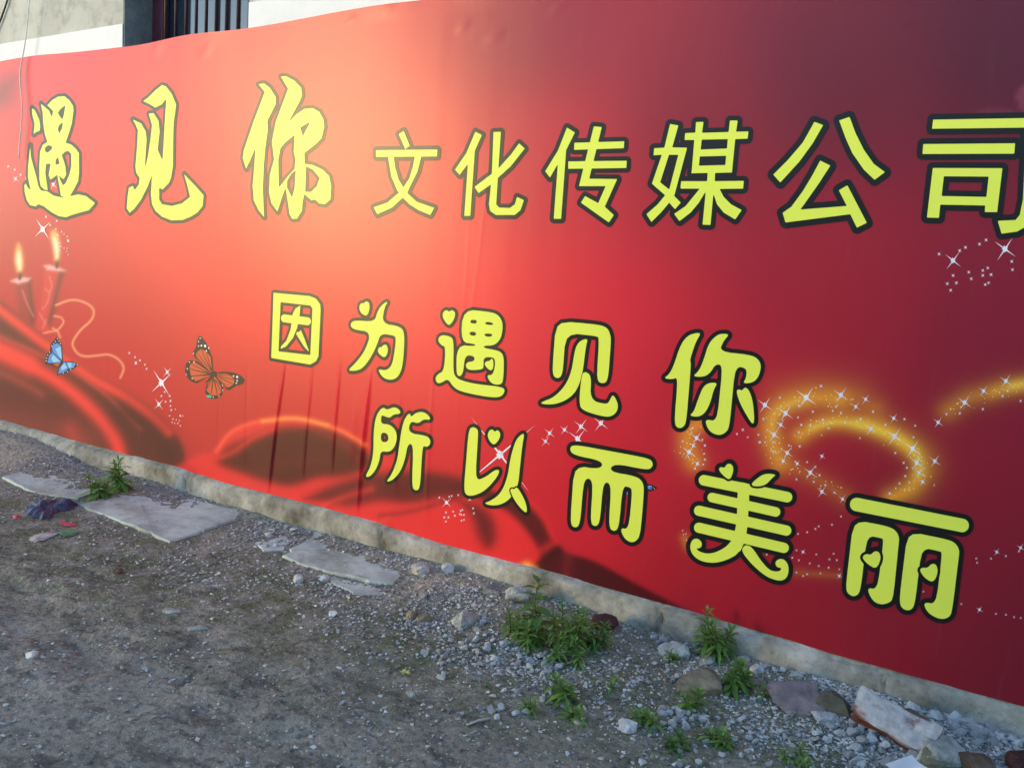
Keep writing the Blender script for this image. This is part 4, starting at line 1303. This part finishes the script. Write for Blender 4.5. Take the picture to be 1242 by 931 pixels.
rock('stone', 1009, 862, 34, 28, 0.12, M_OLIVE, 'mossy grey block right of the pinkish slab fragment', 0.3, 16, 0.07, 0.8, (0.1, 0.1), 0.25)
rock('stone', 1002, 872, 38, 12, 0.06, M_GRAVEL, 'flat pale grey stone in front of the mossy block', 0.25, 17, 0.06, 0.7, (0.0, 0.1), 0.3)
rock('stone', 760, 884, 22, 18, 0.07, M_GRAVEL, 'angular grey stone on the moss below the boulder', 0.6, 18, 0.08, 0.5, sink=0.25)
rock('brick', 1104, 880, 36, 24, 0.10, M_BROWN, 'broken red brick behind the mortar covered brick', 0.2, 19, 0.05, 0.85, (0.1, 0.15), 0.2)
bx_, by_, bz_ = on_ground(1082, 893)
bk = boxes('brick', [(-0.132, 0.132, -0.056, 0.056, -0.028, 0.030)], M_BRICK, None)
bm = bmesh.new()
bm.from_mesh(bk.data)
bmesh.ops.subdivide_edges(bm, edges=bm.edges[:], cuts=11, use_grid_fill=True)
P = np.array([v.co for v in bm.verts])
dd = (fbm(P[:, 0] * 16, P[:, 1] * 16 + P[:, 2] * 11, 91, 4) - 0.5)
for v, k in zip(bm.verts, dd):
    e_ = max(abs(v.co.x) / 0.132, abs(v.co.y) / 0.056)
    v.co += Vector((v.co.x * 0.35, v.co.y * 0.6, 0.030 * (1 if v.co.z > 0 else 0.4) - 0.0)) * k
    if v.co.z > 0 and e_ > 0.8:
        v.co.z -= (e_ - 0.8) * 0.05 * (0.5 + 2 * abs(k))
bm.to_mesh(bk.data)
bm.free()
bk.location = (bx_, by_, bz_ + 0.052)
bk.rotation_euler = (R_(38), R_(9), R_(-8))
tag(bk, 'red brick with white mortar on its face, tilted in the gravel', 'brick')
rock('concrete_chunk', 1140, 918, 64, 30, 0.14, M_CHUNK, 'pale grey concrete lump right of the sheet of paper', 0.4, 21, 0.12, 0.6, (0.15, 0.1), 0.25)
rock('stone', 1132, 928, 28, 26, 0.09, M_OLIVE, 'dark block leaning on the pale concrete lump', 0.7, 22, 0.08, 0.7, (0.2, -0.2), 0.2)
rock('stone', 1184, 934, 42, 24, 0.11, M_BROWN, 'dark brown stone at the bottom right corner', 0.2, 23, 0.1, 0.6, sink=0.25)
rock('brick', 1234, 925, 34, 28, 0.11, M_REDST, 'dark red brick end at the right edge of the picture', 0.1, 24, 0.06, 0.8, sink=0.25)
rock('stone', 240, 762, 26, 7, 0.05, M_CHUNK, 'flat pale stone trodden into the bare lane', 0.3, 25, 0.08, 0.5, sink=0.55)
rock('stone', 207, 741, 24, 6, 0.05, M_CHUNK, 'cracked flat pale stone left of the other on the bare lane', 0.2, 26, 0.12, 0.5, sink=0.55)
rock('stone', 38, 795, 14, 11, 0.05, M_GRAVEL, 'rounded grey stone on the bare lane at the left', 0.1, 27, 0.06, 0.3, sink=0.35)
rock('clod', 143, 694, 14, 8, 0.05, M_BROWN, 'small dark clod of earth on the lane', 0.1, 28, 0.2, 0.3, sink=0.3)
rock('stone', 362, 705, 12, 12, 0.05, M_GRAVEL, 'bluish grey stone in front of the broken slab', 0.4, 29, 0.08, 0.4, sink=0.25)
rock('stone', 393, 703, 14, 9, 0.05, M_GRAVEL, 'grey stone in front of the broken slab, right of the bluish one', 0.4, 30, 0.08, 0.4, sink=0.3)
rock('stone', 404, 746, 11, 8, 0.04, M_GRAVEL, 'lone dark grey pebble on the moss', 0.4, 31, 0.06, 0.4, sink=0.25)
rock('stone', 461, 799, 11, 7, 0.03, M_CHUNK, 'lone whitish pebble left of the yellow leaf', 0.4, 32, 0.06, 0.4, sink=0.3)
rock('stone', 498, 843, 12, 7, 0.03, M_CHUNK, 'flat cream pebble below the yellow leaf', 0.2, 33, 0.06, 0.5, sink=0.3)
rock('stone', 513, 724, 11, 9, 0.04, M_CHUNK, 'white pebble on the bare earth left of the weeds', 0.3, 34, 0.06, 0.5, sink=0.2)
rock('stone', 543, 692, 16, 12, 0.06, M_GRAVEL, 'grey stone at the wall beside the broken slab end', 0.3, 35, 0.1, 0.5, sink=0.25)

# ------------------------------------------------------------------ loose gravel: the larger stones one by one, the grit as one mass
GM = [hull_mesh('gravel_stone', 100 + i, 13 + i % 4, (1, 0.72 + 0.05 * (i % 5), 0.55 + 0.05 * (i % 4)), 0.3) for i in range(12)]
for g in GM:
    g.materials.append(M_GRAVEL)
clusters = [   # photo x range, y range, count, size px range, where
    (1030, 1242, 858, 928, 70, (9, 18), 'grey gravel stone in the heap around the bricks at the wall'),
    (985, 1060, 870, 900, 22, (8, 14), 'grey gravel stone below the flat stone beside the brick'),
    (1150, 1242, 862, 905, 24, (10, 18), 'grey gravel stone along the wall foot at the right edge'),
    (510, 610, 775, 830, 26, (6, 12), 'grey gravel stone in the scatter left of the weeds'),
    (628, 688, 786, 818, 28, (6, 12), 'grey gravel stone in the patch under the tall weeds'),
    (575, 712, 838, 880, 22, (7, 13), 'grey gravel stone in the row below the tall weeds'),
    (800, 860, 858, 882, 30, (6, 11), 'bluish gravel stone in the patch below the boulder'),
    (778, 1000, 868, 928, 40, (6, 12), 'gravel stone strewn on the moss below the boulder'),
    (780, 960, 772, 830, 44, (5, 11), 'small gravel stone between the weeds along the wall'),
    (310, 370, 630, 665, 14, (5, 9), 'small gravel stone between the two concrete slabs'),
    (545, 600, 735, 785, 14, (5, 10), 'small gravel stone round the whitish concrete lump')]
LAND = [(733, 752, 'dark red stone'), (566, 747, 'whitish triangular concrete lump'), (845, 822, 'tan boulder'), (818, 785, 'lump by the plinth crack'),
        (966, 842, 'pinkish slab fragment'), (1009, 852, 'mossy grey block'), (1082, 878, 'mortar covered brick'), (1140, 910, 'pale lump right of the paper'), (1184, 925, 'dark brown stone in the corner'),
        (1234, 915, 'dark red brick end'), (760, 876, 'angular grey stone'), (655, 785, 'tallest weed'), (681, 842, 'lone bushy weed'), (875, 780, 'weed against the plinth'),
        (894, 830, 'dusty green weed'), (788, 872, 'small weed by the angular stone'), (872, 898, 'weed near the bottom edge'), (491, 815, 'fallen yellow leaf'), (580, 877, 'bleached stick'),
        (340, 655, 'broken slab'), (510, 746, 'two tan lumps'), (700, 872, 'tiny weed in the gravel row'), (844, 855, 'weed at the boulder')]
graves = {}
for x0, x1, y0, y1, cnt, (s0, s1), lab in clusters:
    for _ in range(cnt):
        px, py = rnd.uniform(x0, x1), rnd.uniform(y0, y1)
        x, y, z = on_ground(px, py)
        if y > -0.075:
            y = -0.075 - rnd.random() * 0.06
            z = gh(x, y)
        k = pxm(px, py)
        sz = rnd.uniform(s0, s1) * k * 1.15
        o = bpy.data.objects.new('gravel_stone', rnd.choice(GM))
        COL.objects.link(o)
        o.location = (x, y, z + sz * 0.16)
        o.rotation_euler = (rnd.uniform(-.5, .5), rnd.uniform(-.5, .5), rnd.uniform(0, 6.28))
        o.scale = (sz, sz, sz * rnd.uniform(0.8, 1.1))
        near = min(LAND, key=lambda q: (q[0] - px) ** 2 + (q[1] - py) ** 2 * 2)
        dx, dy = px - near[0], (py - near[1]) * 1.5
        side = ('to the right of' if dx > 0 else 'to the left of') if abs(dx) > abs(dy) else ('in front of' if dy > 0 else 'behind')
        graves.setdefault('%s the %s' % (side, near[2]), []).append((sz, o))
        tag(o, None, 'stone', lab.replace('grey gravel stone', 'gravel').replace('bluish gravel stone', 'gravel').replace('small gravel stone', 'gravel').replace('gravel stone', 'gravel'))
for where, lst in graves.items():
    lst.sort(key=lambda q: -q[0])
    for k, (sz, o) in enumerate(lst):
        if len(lst) == 1:
            o['label'] = 'lone grey gravel stone ' + where
        elif k == 0:
            o['label'] = 'largest grey gravel stone ' + where
        elif k == len(lst) - 1:
            o['label'] = 'smallest grey gravel stone ' + where
        elif len(lst) == 3:
            o['label'] = 'middle sized grey gravel stone ' + where
        elif k == 1:
            o['label'] = 'second largest grey gravel stone ' + where
        else:
            o['label'] = 'middling grey gravel stone ' + where
            o['group'] = 'gravel ' + where


def grit(name, N, sampler, smin, smax, mat, label):
    V, F, Cc = [], [], []
    bases = []
    for i in range(6):
        me = hull_mesh('tmp', 300 + i, 8, (1, 0.8, 0.6), 0.3)
        bases.append((np.array([v.co for v in me.vertices]), [tuple(p.vertices) for p in me.polygons]))
        bpy.data.meshes.remove(me)
    XY = sampler(N)
    Z0 = gh(XY[:, 0], XY[:, 1])
    nv = 0
    for (x, y), z in zip(XY, Z0):
        bv, bf = bases[rnd.randrange(6)]
        s_ = smin + (smax - smin) * rnd.random() ** 2.2
        a = rnd.uniform(0, 6.28)
        ca, sa = math.cos(a), math.sin(a)
        P = bv * s_ * np.array([1, 1, rnd.uniform(.5, 1)])
        P = np.stack([P[:, 0] * ca - P[:, 1] * sa + x, P[:, 0] * sa + P[:, 1] * ca + y, P[:, 2] + z + s_ * 0.08], 1)
        V.append(P)
        F += [tuple(i + nv for i in f) for f in bf]
        nv += len(bv)
        g = 0.12 + 0.52 * rnd.random() ** 1.2
        w_ = rnd.uniform(-.02, .03)
        Cc.append(np.tile([g + w_, g, g - w_ * 0.6], (len(bv), 1)))
    o = mesh_obj(name, np.concatenate(V), F, mat)
    set_col(o, np.concatenate(Cc))
    tag(o, label, kind='stuff')
    return o


tgr = NT('grit', 0.9, 0.25)
ag = tgr.n('ShaderNodeAttribute', attribute_name='Col')
M_GRIT = tgr.done(ag.outputs['Color'])


def samp(N):
    out = []
    r = np.random.default_rng(5)
    bxp, byp = [p[0] for p in PX_BASE], [p[1] for p in PX_BASE]
    while sum(map(len, out)) < N:
        px, py = r.uniform(-60, 1300, 200000), r.uniform(520, 1000, 200000)
        v = np.stack([(px - CX) / FPX, (py - CY) / FPX, np.ones(len(px))], 0)
        w3 = RM @ v
        t = -CAM_H / w3[2]
        x, y = w3[0] * t, -CAM_D + w3[1] * t
        d = py - np.interp(px, bxp, byp)
        # dense near the wall foot and on the right, thin on the trodden lane
        w = np.exp(-np.clip(d, 0, 900) / 45.0) * 0.9 + 0.55 * np.clip(1 - np.abs(d - 60) / 75.0, 0, 1) * np.clip((px - 250) / 350.0, 0.12, 1) + 0.012
        w = w + np.where(px > 950, 0.12, 0)
        w = w * (0.10 + 3.2 * fbm(x * 3.4, y * 3.4, 88, 3) ** 3.2)
        ok = (w3[2] < -0.01) & (y < -0.06) & (y > -3.2) & (x > -8.5) & (r.random(len(px)) < w)
        out.append(np.stack([x[ok], y[ok]], 1))
    return np.concatenate(out)[:N]


grit('gravel_grit', 40000, samp, 0.0025, 0.026, M_GRIT, 'fine pale stone chips and grit strewn over the earth below the wall')

# ------------------------------------------------------------------ concrete slabs
M_SLAB = concrete('slab_concrete', (0.27, 0.275, 0.235), (0.48, 0.535, 0.49), (0.58, 0.64, 0.595), 2.6, 0.6)


def slab(name, px, top, thick, label, jag=0.0, parent=None, seed=0):
    P = []
    n = len(px)
    for i in range(n):
        a, b = np.array(px[i], float), np.array(px[(i + 1) % n], float)
        m_ = max(2, int(np.hypot(*(b - a)) / 6))
        for j in range(m_):
            q = a + (b - a) * j / m_
            x, y = ground_pt(q[0], q[1], top)
            jx = jag * (fbm(np.array(x * 12.0), np.array(y * 12.0), seed, 3) - 0.5) if jag else 0
            P.append((x + jx, y + jx * 0.7))
    P = np.array(P)
    c = P.mean(0)
    Vv, Ff = [], []
    N_ = len(P)
    rings = [(1.0, top - thick), (1.0, top - 0.012), (0.985, top - 0.002)]
    for f_, z in rings:
        for p in P:
            q = c + (p - c) * f_
            Vv.append((q[0], q[1], z + 0.004 * math.sin(q[0] * 9) * (1 if z > top - 0.02 else 0)))
    for r in range(2):
        for i in range(N_):
            Ff.append((r * N_ + i, r * N_ + (i + 1) % N_, (r + 1) * N_ + (i + 1) % N_, (r + 1) * N_ + i))
    Ff.append(tuple(2 * N_ + i for i in range(N_)))
    o = mesh_obj(name, Vv, Ff, M_SLAB, parent)
    bm = bmesh.new()
    bm.from_mesh(o.data)
    bmesh.ops.recalc_face_normals(bm, faces=bm.faces)
    bm.to_mesh(o.data)
    bm.free()
    if label:
        tag(o, label, 'slab')
    return o


def slab_top(px, up):
    return float(np.mean([on_ground(*p)[2] for p in px])) + up


S1 = [(3, 578), (44, 562), (126, 576), (122, 596), (95, 604), (46, 597)]
slab('concrete_slab', S1, slab_top(S1, 0.001), 0.09, 'pale concrete slab at the far left, behind the blue rag', 0.09, None, 1)
S2 = [(97, 611), (180, 590), (291, 620), (287, 629), (209, 655)]
slab('concrete_slab', S2, slab_top(S2, 0.006), 0.10, 'smooth pale concrete slab right of the blue rag and weed', 0.05, None, 2)
S3 = [(346, 672), (381, 644), (414, 649), (452, 659), (502, 679), (488, 706), (446, 704), (408, 694), (372, 684)]
bs = slab('concrete_slab', S3, slab_top(S3, 0.006), 0.10, 'broken pale concrete slab against the wall, right of the smooth one', 0.09, None, 3)
S4 = [(311, 660), (347, 648), (352, 656), (346, 667), (322, 668)]
slab('broken_corner', S4, slab_top(S4, 0.002), 0.08, None, 0.06, bs, 4)
S5 = [(400, 698), (440, 708), (484, 710), (474, 722), (430, 720), (404, 708)]
slab('broken_edge', S5, slab_top(S5, 0.002), 0.06, None, 0.06, bs, 5)
rock('concrete_chunk', 510, 694, 22, 16, 0.09, M_CHUNK, 'broken concrete lump at the right end of the broken slab', 0.1, 41, 0.12, 0.6, sink=0.25)

# ------------------------------------------------------------------ weeds
def leaf_mat(name, c0, c1):
    t = NT(name, 0.55, 0.35)
    oi = t.n('ShaderNodeNewGeometry')
    col = t.ramp(oi.outputs['Random Per Island'], [(0.0, c0), (1.0, c1)])
    t.b.inputs['Subsurface Weight'].default_value = 0.0
    t.done(col)
    tr = t.n('ShaderNodeBsdfTranslucent')
    t.l(t.mix(1.0, col, (0.9, 1.0, 0.4), 'MULTIPLY'), tr.inputs['Color'])
    ms = t.n('ShaderNodeMixShader')
    ms.inputs[0].default_value = 0.28
    out = [n_ for n_ in t.t.nodes if n_.type == 'OUTPUT_MATERIAL'][0]
    t.l(t.b.outputs[0], ms.inputs[1])
    t.l(tr.outputs[0], ms.inputs[2])
    t.l(ms.outputs[0], out.inputs['Surface'])
    return t.m


M_LEAF = leaf_mat('weed_leaf', (0.085, 0.19, 0.045), (0.20, 0.36, 0.085))
M_LEAF2 = leaf_mat('broad_leaf', (0.055, 0.14, 0.045), (0.12, 0.24, 0.07))
M_STEM = plain('weed_stem', (0.10, 0.13, 0.05), 0.6, 0.3, 0.2)


def leaf_vf(base, d, up, L, W, droop):
    d = d.normalized()
    side = d.cross(up)
    if side.length < 1e-4:
        side = d.orthogonal()
    side.normalize()
    nrm = side.cross(d)
    V = []
    for t, w in ((0.0, 0.10), (0.30, 0.85), (0.60, 0.9), (1.0, 0.0)):
        c = base + d * (L * t) - Vector((0, 0, 1)) * droop * L * t * t
        if w == 0:
            V.append(c)
        else:
            V += [c - side * W * w * 0.5 + nrm * W * 0.12 * w, c, c + side * W * w * 0.5 + nrm * W * 0.12 * w]
    F = []
    for r in range(2):
        for k in range(2):
            a = r * 3 + k
            F.append((a, a + 1, a + 4, a + 3))
    F += [(6, 7, 9), (7, 8, 9)]
    return V, F


def weed(px, py, h, nst, label, seed, spread=0.35, leaf=0.035, wid=0.26, per=26, mat=M_LEAF, name='weed', group=None):
    r = random.Random(seed)
    x, y, z = on_ground(px, py)
    if y > -0.10:
        y = -0.10
        z = gh(x, y)
    root = empty(name, (x, y, z - 0.004))
    tag(root, label, 'plant', group)
    LV, LF = [], []
    for sidx in range(nst):
        a = r.uniform(0, 6.28)
        lean = spread * r.uniform(0.2, 1.0) if nst > 1 else spread * 0.3
        hh = h * (1.0 if sidx == 0 else r.uniform(0.5, 0.95))
        b0 = Vector((r.uniform(-1, 1) * 0.02 * nst ** 0.5, r.uniform(-1, 1) * 0.02 * nst ** 0.5, 0))
        pts = []
        for j in range(6):
            t = j / 5
            pts.append(b0 + Vector((math.cos(a) * lean * hh * t ** 1.3, math.sin(a) * lean * hh * t ** 1.3, hh * t * (1 - 0.12 * lean * t))))
        tube('stem', pts, [0.0035 * (1 - 0.6 * j / 5) + 0.0008 for j in range(6)], M_STEM, root, 5)
        for k in range(per):
            t = 0.12 + 0.88 * (k / (per - 1)) ** 0.75
            i = min(int(t * 5), 4)
            p = pts[i].lerp(pts[i + 1], t * 5 - i)
            az = k * 2.4 + r.uniform(-.4, .4)
            el = R_(-5) + R_(75) * max(0, t - 0.45) / 0.55 * r.uniform(0.6, 1.1)
            d = Vector((math.cos(az) * math.cos(el), math.sin(az) * math.cos(el), math.sin(el)))
            Ls = 1.22 * leaf * (0.55 + 0.7 * math.sin(math.pi * min(1, 0.15 + t * 0.75))) * r.uniform(.75, 1.15)
            v, f = leaf_vf(p, d, Vector((0, 0, 1)), Ls, Ls * wid, r.uniform(.15, .5))
            n0 = len(LV)
            LV += v
            LF += [tuple(q + n0 for q in ff) for ff in f]
    fo = mesh_obj('foliage', LV, LF, mat, root, True)
    fo['kind'] = 'stuff'
    return root


def broad_weed(px, py, label):
    x, y, z = on_ground(px, py)
    root = empty('weed', (x, y, z))
    tag(root, label, 'plant')
    h = 0.285
    pts = [Vector((0.012 * math.sin(j * 1.1), -0.004 * j, h * j / 7)) for j in range(8)]
    tube('stem', pts, [0.0055 - 0.0005 * j for j in range(8)], M_STEM, root, 6)
    r = random.Random(5)
    base = None
    for k in range(17):
        t = 0.30 + 0.70 * k / 16
        p = pts[min(int(t * 7), 6)].lerp(pts[min(int(t * 7), 6) + 1], t * 7 - min(int(t * 7), 6))
        az = k * 2.4 + 0.4
        el = R_(8 + 38 * max(0, t - 0.6) / 0.4)
        L_ = 0.095 * (1.12 - 0.55 * (k / 16))
        v, f = leaf_vf(Vector((0, 0, 0)), Vector((1, 0, 0)), Vector((0, 0, 1)), 1.0, 0.46, 0.35)
        if base is None:
            base = mesh_obj('leaf', v, f, M_LEAF2, root, True)
            o = base
        else:
            o = base.copy()
            COL.objects.link(o)
            o.parent = root
        o.location = p
        o.scale = (L_, L_, L_)
        o.rotation_euler = (r.uniform(-.3, .3), -el, az)
    return root


broad_weed(650, 777, 'tallest weed with broad toothed leaves standing at the plinth')
G1 = 'weeds in the clump at the wall'
weed(632, 768, 0.12, 5, 'low leafy weed at the left of the clump below the tall one', 21, 0.5, 0.040, 0.26, 24, M_LEAF, group=G1)
weed(652, 786, 0.15, 5, 'narrow leaved weed in front of the tallest weed', 22, 0.45, 0.045, 0.22, 26, group=G1)
weed(690, 782, 0.205, 6, 'bushy bright narrow leaved weed right of the tallest weed', 23, 0.30, 0.046, 0.20, 36, group=G1)
weed(716, 788, 0.13, 4, 'narrow leaved weed at the right end of the clump', 24, 0.4, 0.042, 0.22, 26, group=G1)
weed(676, 798, 0.10, 2, 'short narrow leaved weed at the front of the clump', 25, 0.4, 0.042, 0.22, 22, group=G1)
weed(702, 802, 0.09, 2, 'short weed at the front right of the clump', 26, 0.4, 0.040, 0.22, 22, group=G1)
weed(681, 846, 0.095, 4, 'bright bushy weed alone below the clump', 27, 0.5, 0.044, 0.22, 22)
weed(647, 862, 0.045, 3, 'tiny spiky weed in the gravel row below the clump', 28, 0.7, 0.034, 0.14, 20)
weed(700, 874, 0.05, 3, 'tiny weed right of the spiky one in the gravel', 29, 0.6, 0.034, 0.25, 16)
weed(876, 787, 0.175, 5, 'bushy weed against the plinth above the tan boulder', 30, 0.38, 0.052, 0.24, 30)
weed(894, 838, 0.115, 4, 'dusty green weed right of the tan boulder', 31, 0.42, 0.042, 0.36, 24, M_LEAF)
weed(844, 858, 0.055, 3, 'small bright weed at the foot of the tan boulder', 32, 0.5, 0.040, 0.24, 18)
weed(788, 877, 0.045, 3, 'small weed beside the angular grey stone', 33, 0.6, 0.040, 0.24, 18)
weed(818, 906, 0.035, 3, 'small flat weed below the bluish gravel patch', 34, 0.8, 0.036, 0.34, 16, M_LEAF2)
weed(872, 902, 0.042, 3, 'small weed near the bottom edge below the tan boulder', 35, 0.7, 0.040, 0.24, 18)
weed(966, 921, 0.045, 3, 'small weed at the bottom edge near the paper', 37, 0.7, 0.036, 0.24, 14)
weed(743, 830, 0.028, 2, 'tiny yellow green seedling on the bare moss', 38, 0.8, 0.030, 0.24, 12)
weed(816, 802, 0.040, 2, 'tiny weed in front of the pale lump near the plinth crack', 39, 0.5, 0.034, 0.26, 14)
weed(938, 846, 0.035, 2, 'tiny weed growing on the pinkish slab fragment', 40, 0.6, 0.030, 0.24, 12)
weed(140, 596, 0.19, 4, 'leafy weed between the two concrete slabs at the left', 41, 0.30, 0.075, 0.27, 18)
weed(118, 603, 0.13, 5, 'lower part of the weed trailing in front of the left slab', 42, 0.5, 0.065, 0.27, 16)

# ------------------------------------------------------------------ litter
def crumple(name, pxs_, mat, label, cat, hgt, seed, n=16, fold=1.0):
    """a crumpled sheet or rag lying on the ground inside a photographed outline"""
    P = np.array([ground_pt(*p) for p in pxs_])
    c = P.mean(0)
    V, F = [], []
    m_ = 7
    poly = np.array(catmull(list(map(tuple, P)) + [tuple(P[0])], 4))[:-1]
    N_ = len(poly)
    def hz(p, f_):
        b_ = abs(2 * float(fbm(np.array(p[0] * 9.0), np.array(p[1] * 9.0), seed, 3)) - 1) * 2.0
        return float(gh(p[0], p[1])) + 0.004 + hgt * (1 - f_ ** 3) * (0.35 + fold * b_)
    V.append((*c, hz(c, 0)))
    for r in range(1, m_ + 1):
        f_ = r / m_
        for j, q in enumerate(poly):
            p = c + (q - c) * f_ * (1 + 0.10 * math.sin(j * 2.4 + seed) * f_)
            V.append((p[0], p[1], hz(p, f_)))
    for i in range(N_):
        F.append((0, 1 + i, 1 + (i + 1) % N_))
    for r in range(m_ - 1):
        for i in range(N_):
            a = 1 + r * N_
            b = a + N_
            F.append((a + i, b + i, b + (i + 1) % N_, a + (i + 1) % N_))
    o = mesh_obj(name, V, F, mat, None, False)
    tag(o, label, cat)
    return o


M_BLUE = plain('blue_plastic', (0.018, 0.036, 0.085), 0.5, 0.5, 0.4, 18.0, 0.3)
crumple('rag', [(32, 608), (44, 603), (66, 600), (76, 604), (92, 605), (88, 611), (72, 614), (60, 622), (42, 622), (33, 616)], M_BLUE, 'crumpled dark blue plastic rag lying in front of the slabs', 'rag', 0.024, 5, fold=1.5)
M_REDP = plain('red_plastic', (0.50, 0.05, 0.09), 0.5, 0.4, 0.2)
crumple('plastic_scrap', [(71, 627), (77, 624), (82, 627), (92, 628), (92, 631), (82, 631), (76, 629)], M_REDP, 'small red plastic scrap right of the blue rag', 'litter', 0.006, 6)
crumple('plastic_scrap', [(15, 620), (21, 618), (24, 621), (19, 623)], M_REDP, 'tiny red plastic scrap left of the blue rag', 'litter', 0.006, 7)
M_GRP = plain('green_plastic', (0.05, 0.22, 0.10), 0.5, 0.4, 0.2)
crumple('plastic_scrap', [(70, 640), (80, 636), (93, 637), (92, 641), (78, 644)], M_GRP, 'small dark green scrap below the red scrap', 'litter', 0.006, 8)
M_PAPER = plain('white_paper', (0.66, 0.68, 0.72), 0.8, 0.2, 0.05)
crumple('paper_scrap', [(35, 645), (48, 641), (62, 639), (70, 641), (62, 645), (44, 650), (37, 649)], plain('dirty_paper', (0.42, 0.40, 0.37), 0.85, 0.2, 0.2), 'dirty pale paper scrap below the blue rag', 'litter', 0.006, 9)
# sheet of paper lying in the gravel at the bottom edge
pv = [ground_pt(*p, 0.03) for p in ((1074, 922), (1106, 915), (1130, 936), (1096, 946))]
V, F = [], []
for j in range(9):
    for i in range(9):
        u, v = i / 8, j / 8
        p = (1 - v) * ((1 - u) * np.array(pv[0]) + u * np.array(pv[1])) + v * ((1 - u) * np.array(pv[3]) + u * np.array(pv[2]))
        V.append((p[0], p[1], max(float(gh(p[0], p[1])) + 0.012, 0.018) + 0.012 * u * u + 0.004 * math.sin(v * 5 + u * 3)))
for j in range(8):
    for i in range(8):
        F.append((j * 9 + i, j * 9 + i + 1, (j + 1) * 9 + i + 1, (j + 1) * 9 + i))
tag(mesh_obj('paper_sheet', V, F, M_PAPER, None, True), 'white sheet of paper lying in the gravel at the bottom edge', 'paper')
# fallen yellow leaf
M_YL = plain('yellow_green_leaf', (0.50, 0.58, 0.16), 0.6, 0.3, 0.15)
x, y, z = on_ground(491, 817)
V, F = [(0, 0, 0.006)], []
for k in range(15):
    a = 2 * math.pi * k / 15
    rr = 0.024 * (1.0 if k % 3 == 0 else 0.55)
    V.append((rr * math.cos(a), rr * math.sin(a), 0.004 + 0.006 * (k % 2)))
for k in range(15):
    F.append((0, 1 + k, 1 + (k + 1) % 15))
lf = mesh_obj('leaf', V, F, M_YL)
lf.location = (x, y, z + 0.004)
tag(lf, 'fallen yellow green leaf on the mossy lane', 'leaf')
# stick
a0, a1 = on_ground(566, 881), on_ground(594, 873)
st = tube('stick', [(a0[0], a0[1], a0[2] + 0.006), ((a0[0] + a1[0]) / 2, (a0[1] + a1[1]) / 2, (a0[2] + a1[2]) / 2 + 0.012), (a1[0], a1[1], a1[2] + 0.008)], [0.003, 0.0045, 0.004], plain('bleached_stick', (0.42, 0.40, 0.36), 0.8, 0.2), None, 6)
tag(st, 'short bleached stick lying on the lane below the gravel', 'stick')
a0, a1 = on_ground(802, 818), on_ground(811, 828)
st = tube('stick', [(a0[0], a0[1], a0[2] + 0.012), (a1[0], a1[1], a1[2] + 0.004)], 0.002, plain('brown_twig', (0.22, 0.12, 0.07), 0.8, 0.2), None, 5)
tag(st, 'thin brown twig beside the tan boulder', 'stick')
